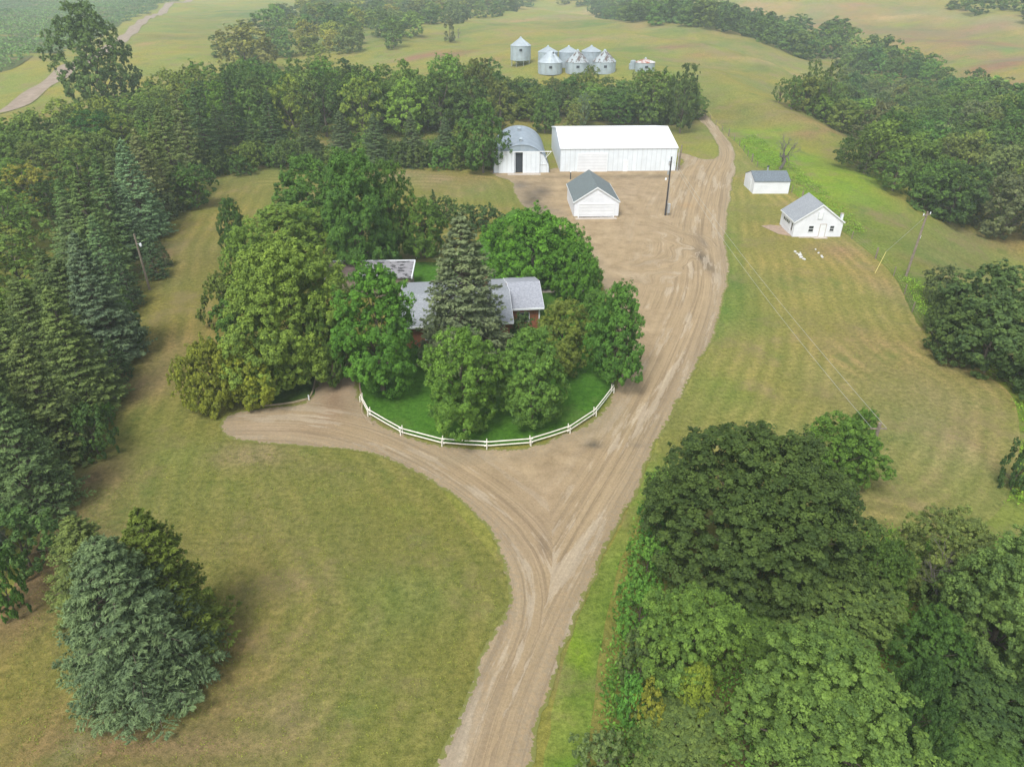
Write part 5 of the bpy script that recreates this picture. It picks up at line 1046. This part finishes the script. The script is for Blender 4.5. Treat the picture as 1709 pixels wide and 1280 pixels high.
# ================================================================ LOW GROWTH (nobody could count it)
wood([(350, 300), (345, 275), (470, 262), (830, 266), (835, 284), (700, 283), (480, 283)], 3.4, (3, 5.5), (2, 3), ['bushA', 'bushB'], [K1, K4, K2], 'shelter_shrub', 'shrub filling in low between the dark spruces at the back lawn edge', 'shrub', 'low shrubs along the back lawn edge', seed=21, maxn=50)
def growth(name, polys, col, size, hgt_, label_unused=None, seed=0):
    rg = np.random.default_rng(seed); Cs = []; Ts = []
    for px, dens, clump in polys:
        L = np.array([G(*q) for q in px]); x0, y0 = L.min(0); x1, y1 = L.max(0); n = int((x1 - x0) * (y1 - y0) * dens)
        a, b_ = rg.uniform(x0, x1, n), rg.uniform(y0, y1, n); ok = inpoly(a, b_, L); a, b_ = a[ok], b_[ok]; n = len(a)
        k = 10; cx = np.repeat(a, k) + rg.normal(0, clump, n * k); cy = np.repeat(b_, k) + rg.normal(0, clump, n * k); hh = np.repeat(hgt_ * rg.uniform(.3, 1, n) ** 1.5, k) * rg.uniform(.1, 1, n * k)
        Cs.append(np.column_stack([cx, cy, hgt(cx, cy) + hh])); Ts.append(np.repeat(rg.uniform(0, .6, n), k) + rg.uniform(0, .4, n * k))
    C = np.concatenate(Cs); T = np.concatenate(Ts); n = len(C); Nn = rg.normal(0, .6, (n, 3)); Nn[:, 2] += 1
    o = link(name, leaf_mesh(name, C, Nn, size * rg.uniform(.5, 1.3, n), T, rg, .5)); o.color = (*col, 1); print('GROWTH', name, n); return tag(o, kind='stuff')
growth('undergrowth', [([(1085, 800), (1125, 780), (1110, 860), (1090, 1000), (1100, 1290), (1000, 1290), (1010, 1100), (1040, 960)], 9, .25), ([(1440, 880), (1520, 900), (1640, 900), (1700, 900), (1700, 1300), (1100, 1300), (1100, 1050), (1300, 1000)], 7, .35)], (.085, .175, .035), .11, 1.1, seed=2)
growth('weeds', [([(1480, 885), (1560, 905), (1600, 900), (1560, 980), (1490, 1000), (1450, 900)], 6, .2), ([(1228, 235), (1262, 275), (1320, 318), (1420, 396), (1445, 390), (1400, 340), (1330, 280), (1260, 225)], 2.2, .3), ([(1500, 462), (1530, 515), (1570, 575), (1645, 618), (1709, 660), (1709, 620), (1600, 590), (1560, 530), (1530, 470)], 5, .3), ([(1694, 665), (1708, 720), (1697, 800), (1680, 850), (1730, 850), (1730, 660)], 3, .3)], (.14, .235, .035), .12, .7, seed=3)
growth('forest_floor_plants', [([(-60, 900), (100, 790), (190, 620), (250, 430), (330, 300), (480, 278), (820, 282), (830, 200), (400, 180), (-60, 300)], .35, .4), ([(1340, 190), (1440, 240), (1432, 292), (1540, 352), (1709, 392), (1709, 220), (1500, 150)], .3, .4)], (.06, .10, .03), .2, .8, seed=4)
growth('grass_tufts', [([(-100, 1400), (100, 860), (300, 740), (500, 752), (700, 800), (830, 930), (845, 1010), (760, 1150), (700, 1400)], 9, .12), ([(1240, 460), (1500, 500), (1690, 690), (1660, 850), (1430, 850), (1110, 720)], 4, .15)], (.155, .17, .045), .05, .07, seed=6)
# crop rows left of the country road
def crops():
    rg = np.random.default_rng(9); a = G(-40, 185); b_ = G(325, -6); d = (b_ - a) / np.hypot(*(b_ - a)); nn = np.array((-d[1], d[0])); n = 70000
    s = rg.uniform(-40, np.hypot(*(b_ - a)) + 120, n); r = rg.uniform(0, 1, n) ** 1.1 * 300 + 9; r = np.round(r / 1.6) * 1.6 + rg.normal(0, .28, n)
    P_ = a + s[:, None] * d + r[:, None] * nn; H_ = hgt(P_[:, 0], P_[:, 1]); ok = (s * .25 + rg.normal(0, 6, n) + 200 > r)
    C = np.column_stack([P_, H_ + rg.uniform(.5, 2.1, n)])[ok]; m = len(C); Nn = rg.normal(0, .5, (m, 3)); Nn[:, 2] += .9
    T = .5 + .25 * np.sin(C[:, 0] * .05 + C[:, 1] * .02) + rg.normal(0, .2, m)
    o = link('corn_crop', leaf_mesh('corn_crop', C, Nn, .75 * rg.uniform(.6, 1.2, m), T, rg, .45)); o.color = (.085, .15, .06, 1); tag(o, kind='stuff')
    L = np.array([a + nn * 8 - d * 60, b_ + nn * 8 + d * 140, b_ + nn * 310 + d * 140, a + nn * 310 - d * 60])
    g = sheet('crop_field', M_ground, np.array([L[i] + (L[(i + 1) % 4] - L[i]) * t for i in range(4) for t in np.linspace(0, 1, 40)[:-1]]), 9, .15, (.085, .125, .05), [])
crops()

# ================================================================ AIR
hz = MB().box(-1700, 1700, -80, 2150, -24, 48).mesh('haze', M_wire); hm = bpy.data.materials.new('air'); hm.use_nodes = True; t = hm.node_tree; t.nodes.clear()
ho = t.nodes.new('ShaderNodeOutputMaterial'); hv = t.nodes.new('ShaderNodeVolumePrincipled'); hv.inputs['Color'].default_value = (.86, .97, .96, 1); hv.inputs['Density'].default_value = .00038; hv.inputs['Anisotropy'].default_value = 0.0
t.links.new(hv.outputs[0], ho.inputs['Volume']); hz.materials.clear(); hz.materials.append(hm)
o = link('haze', hz); tag(o, kind='stuff')
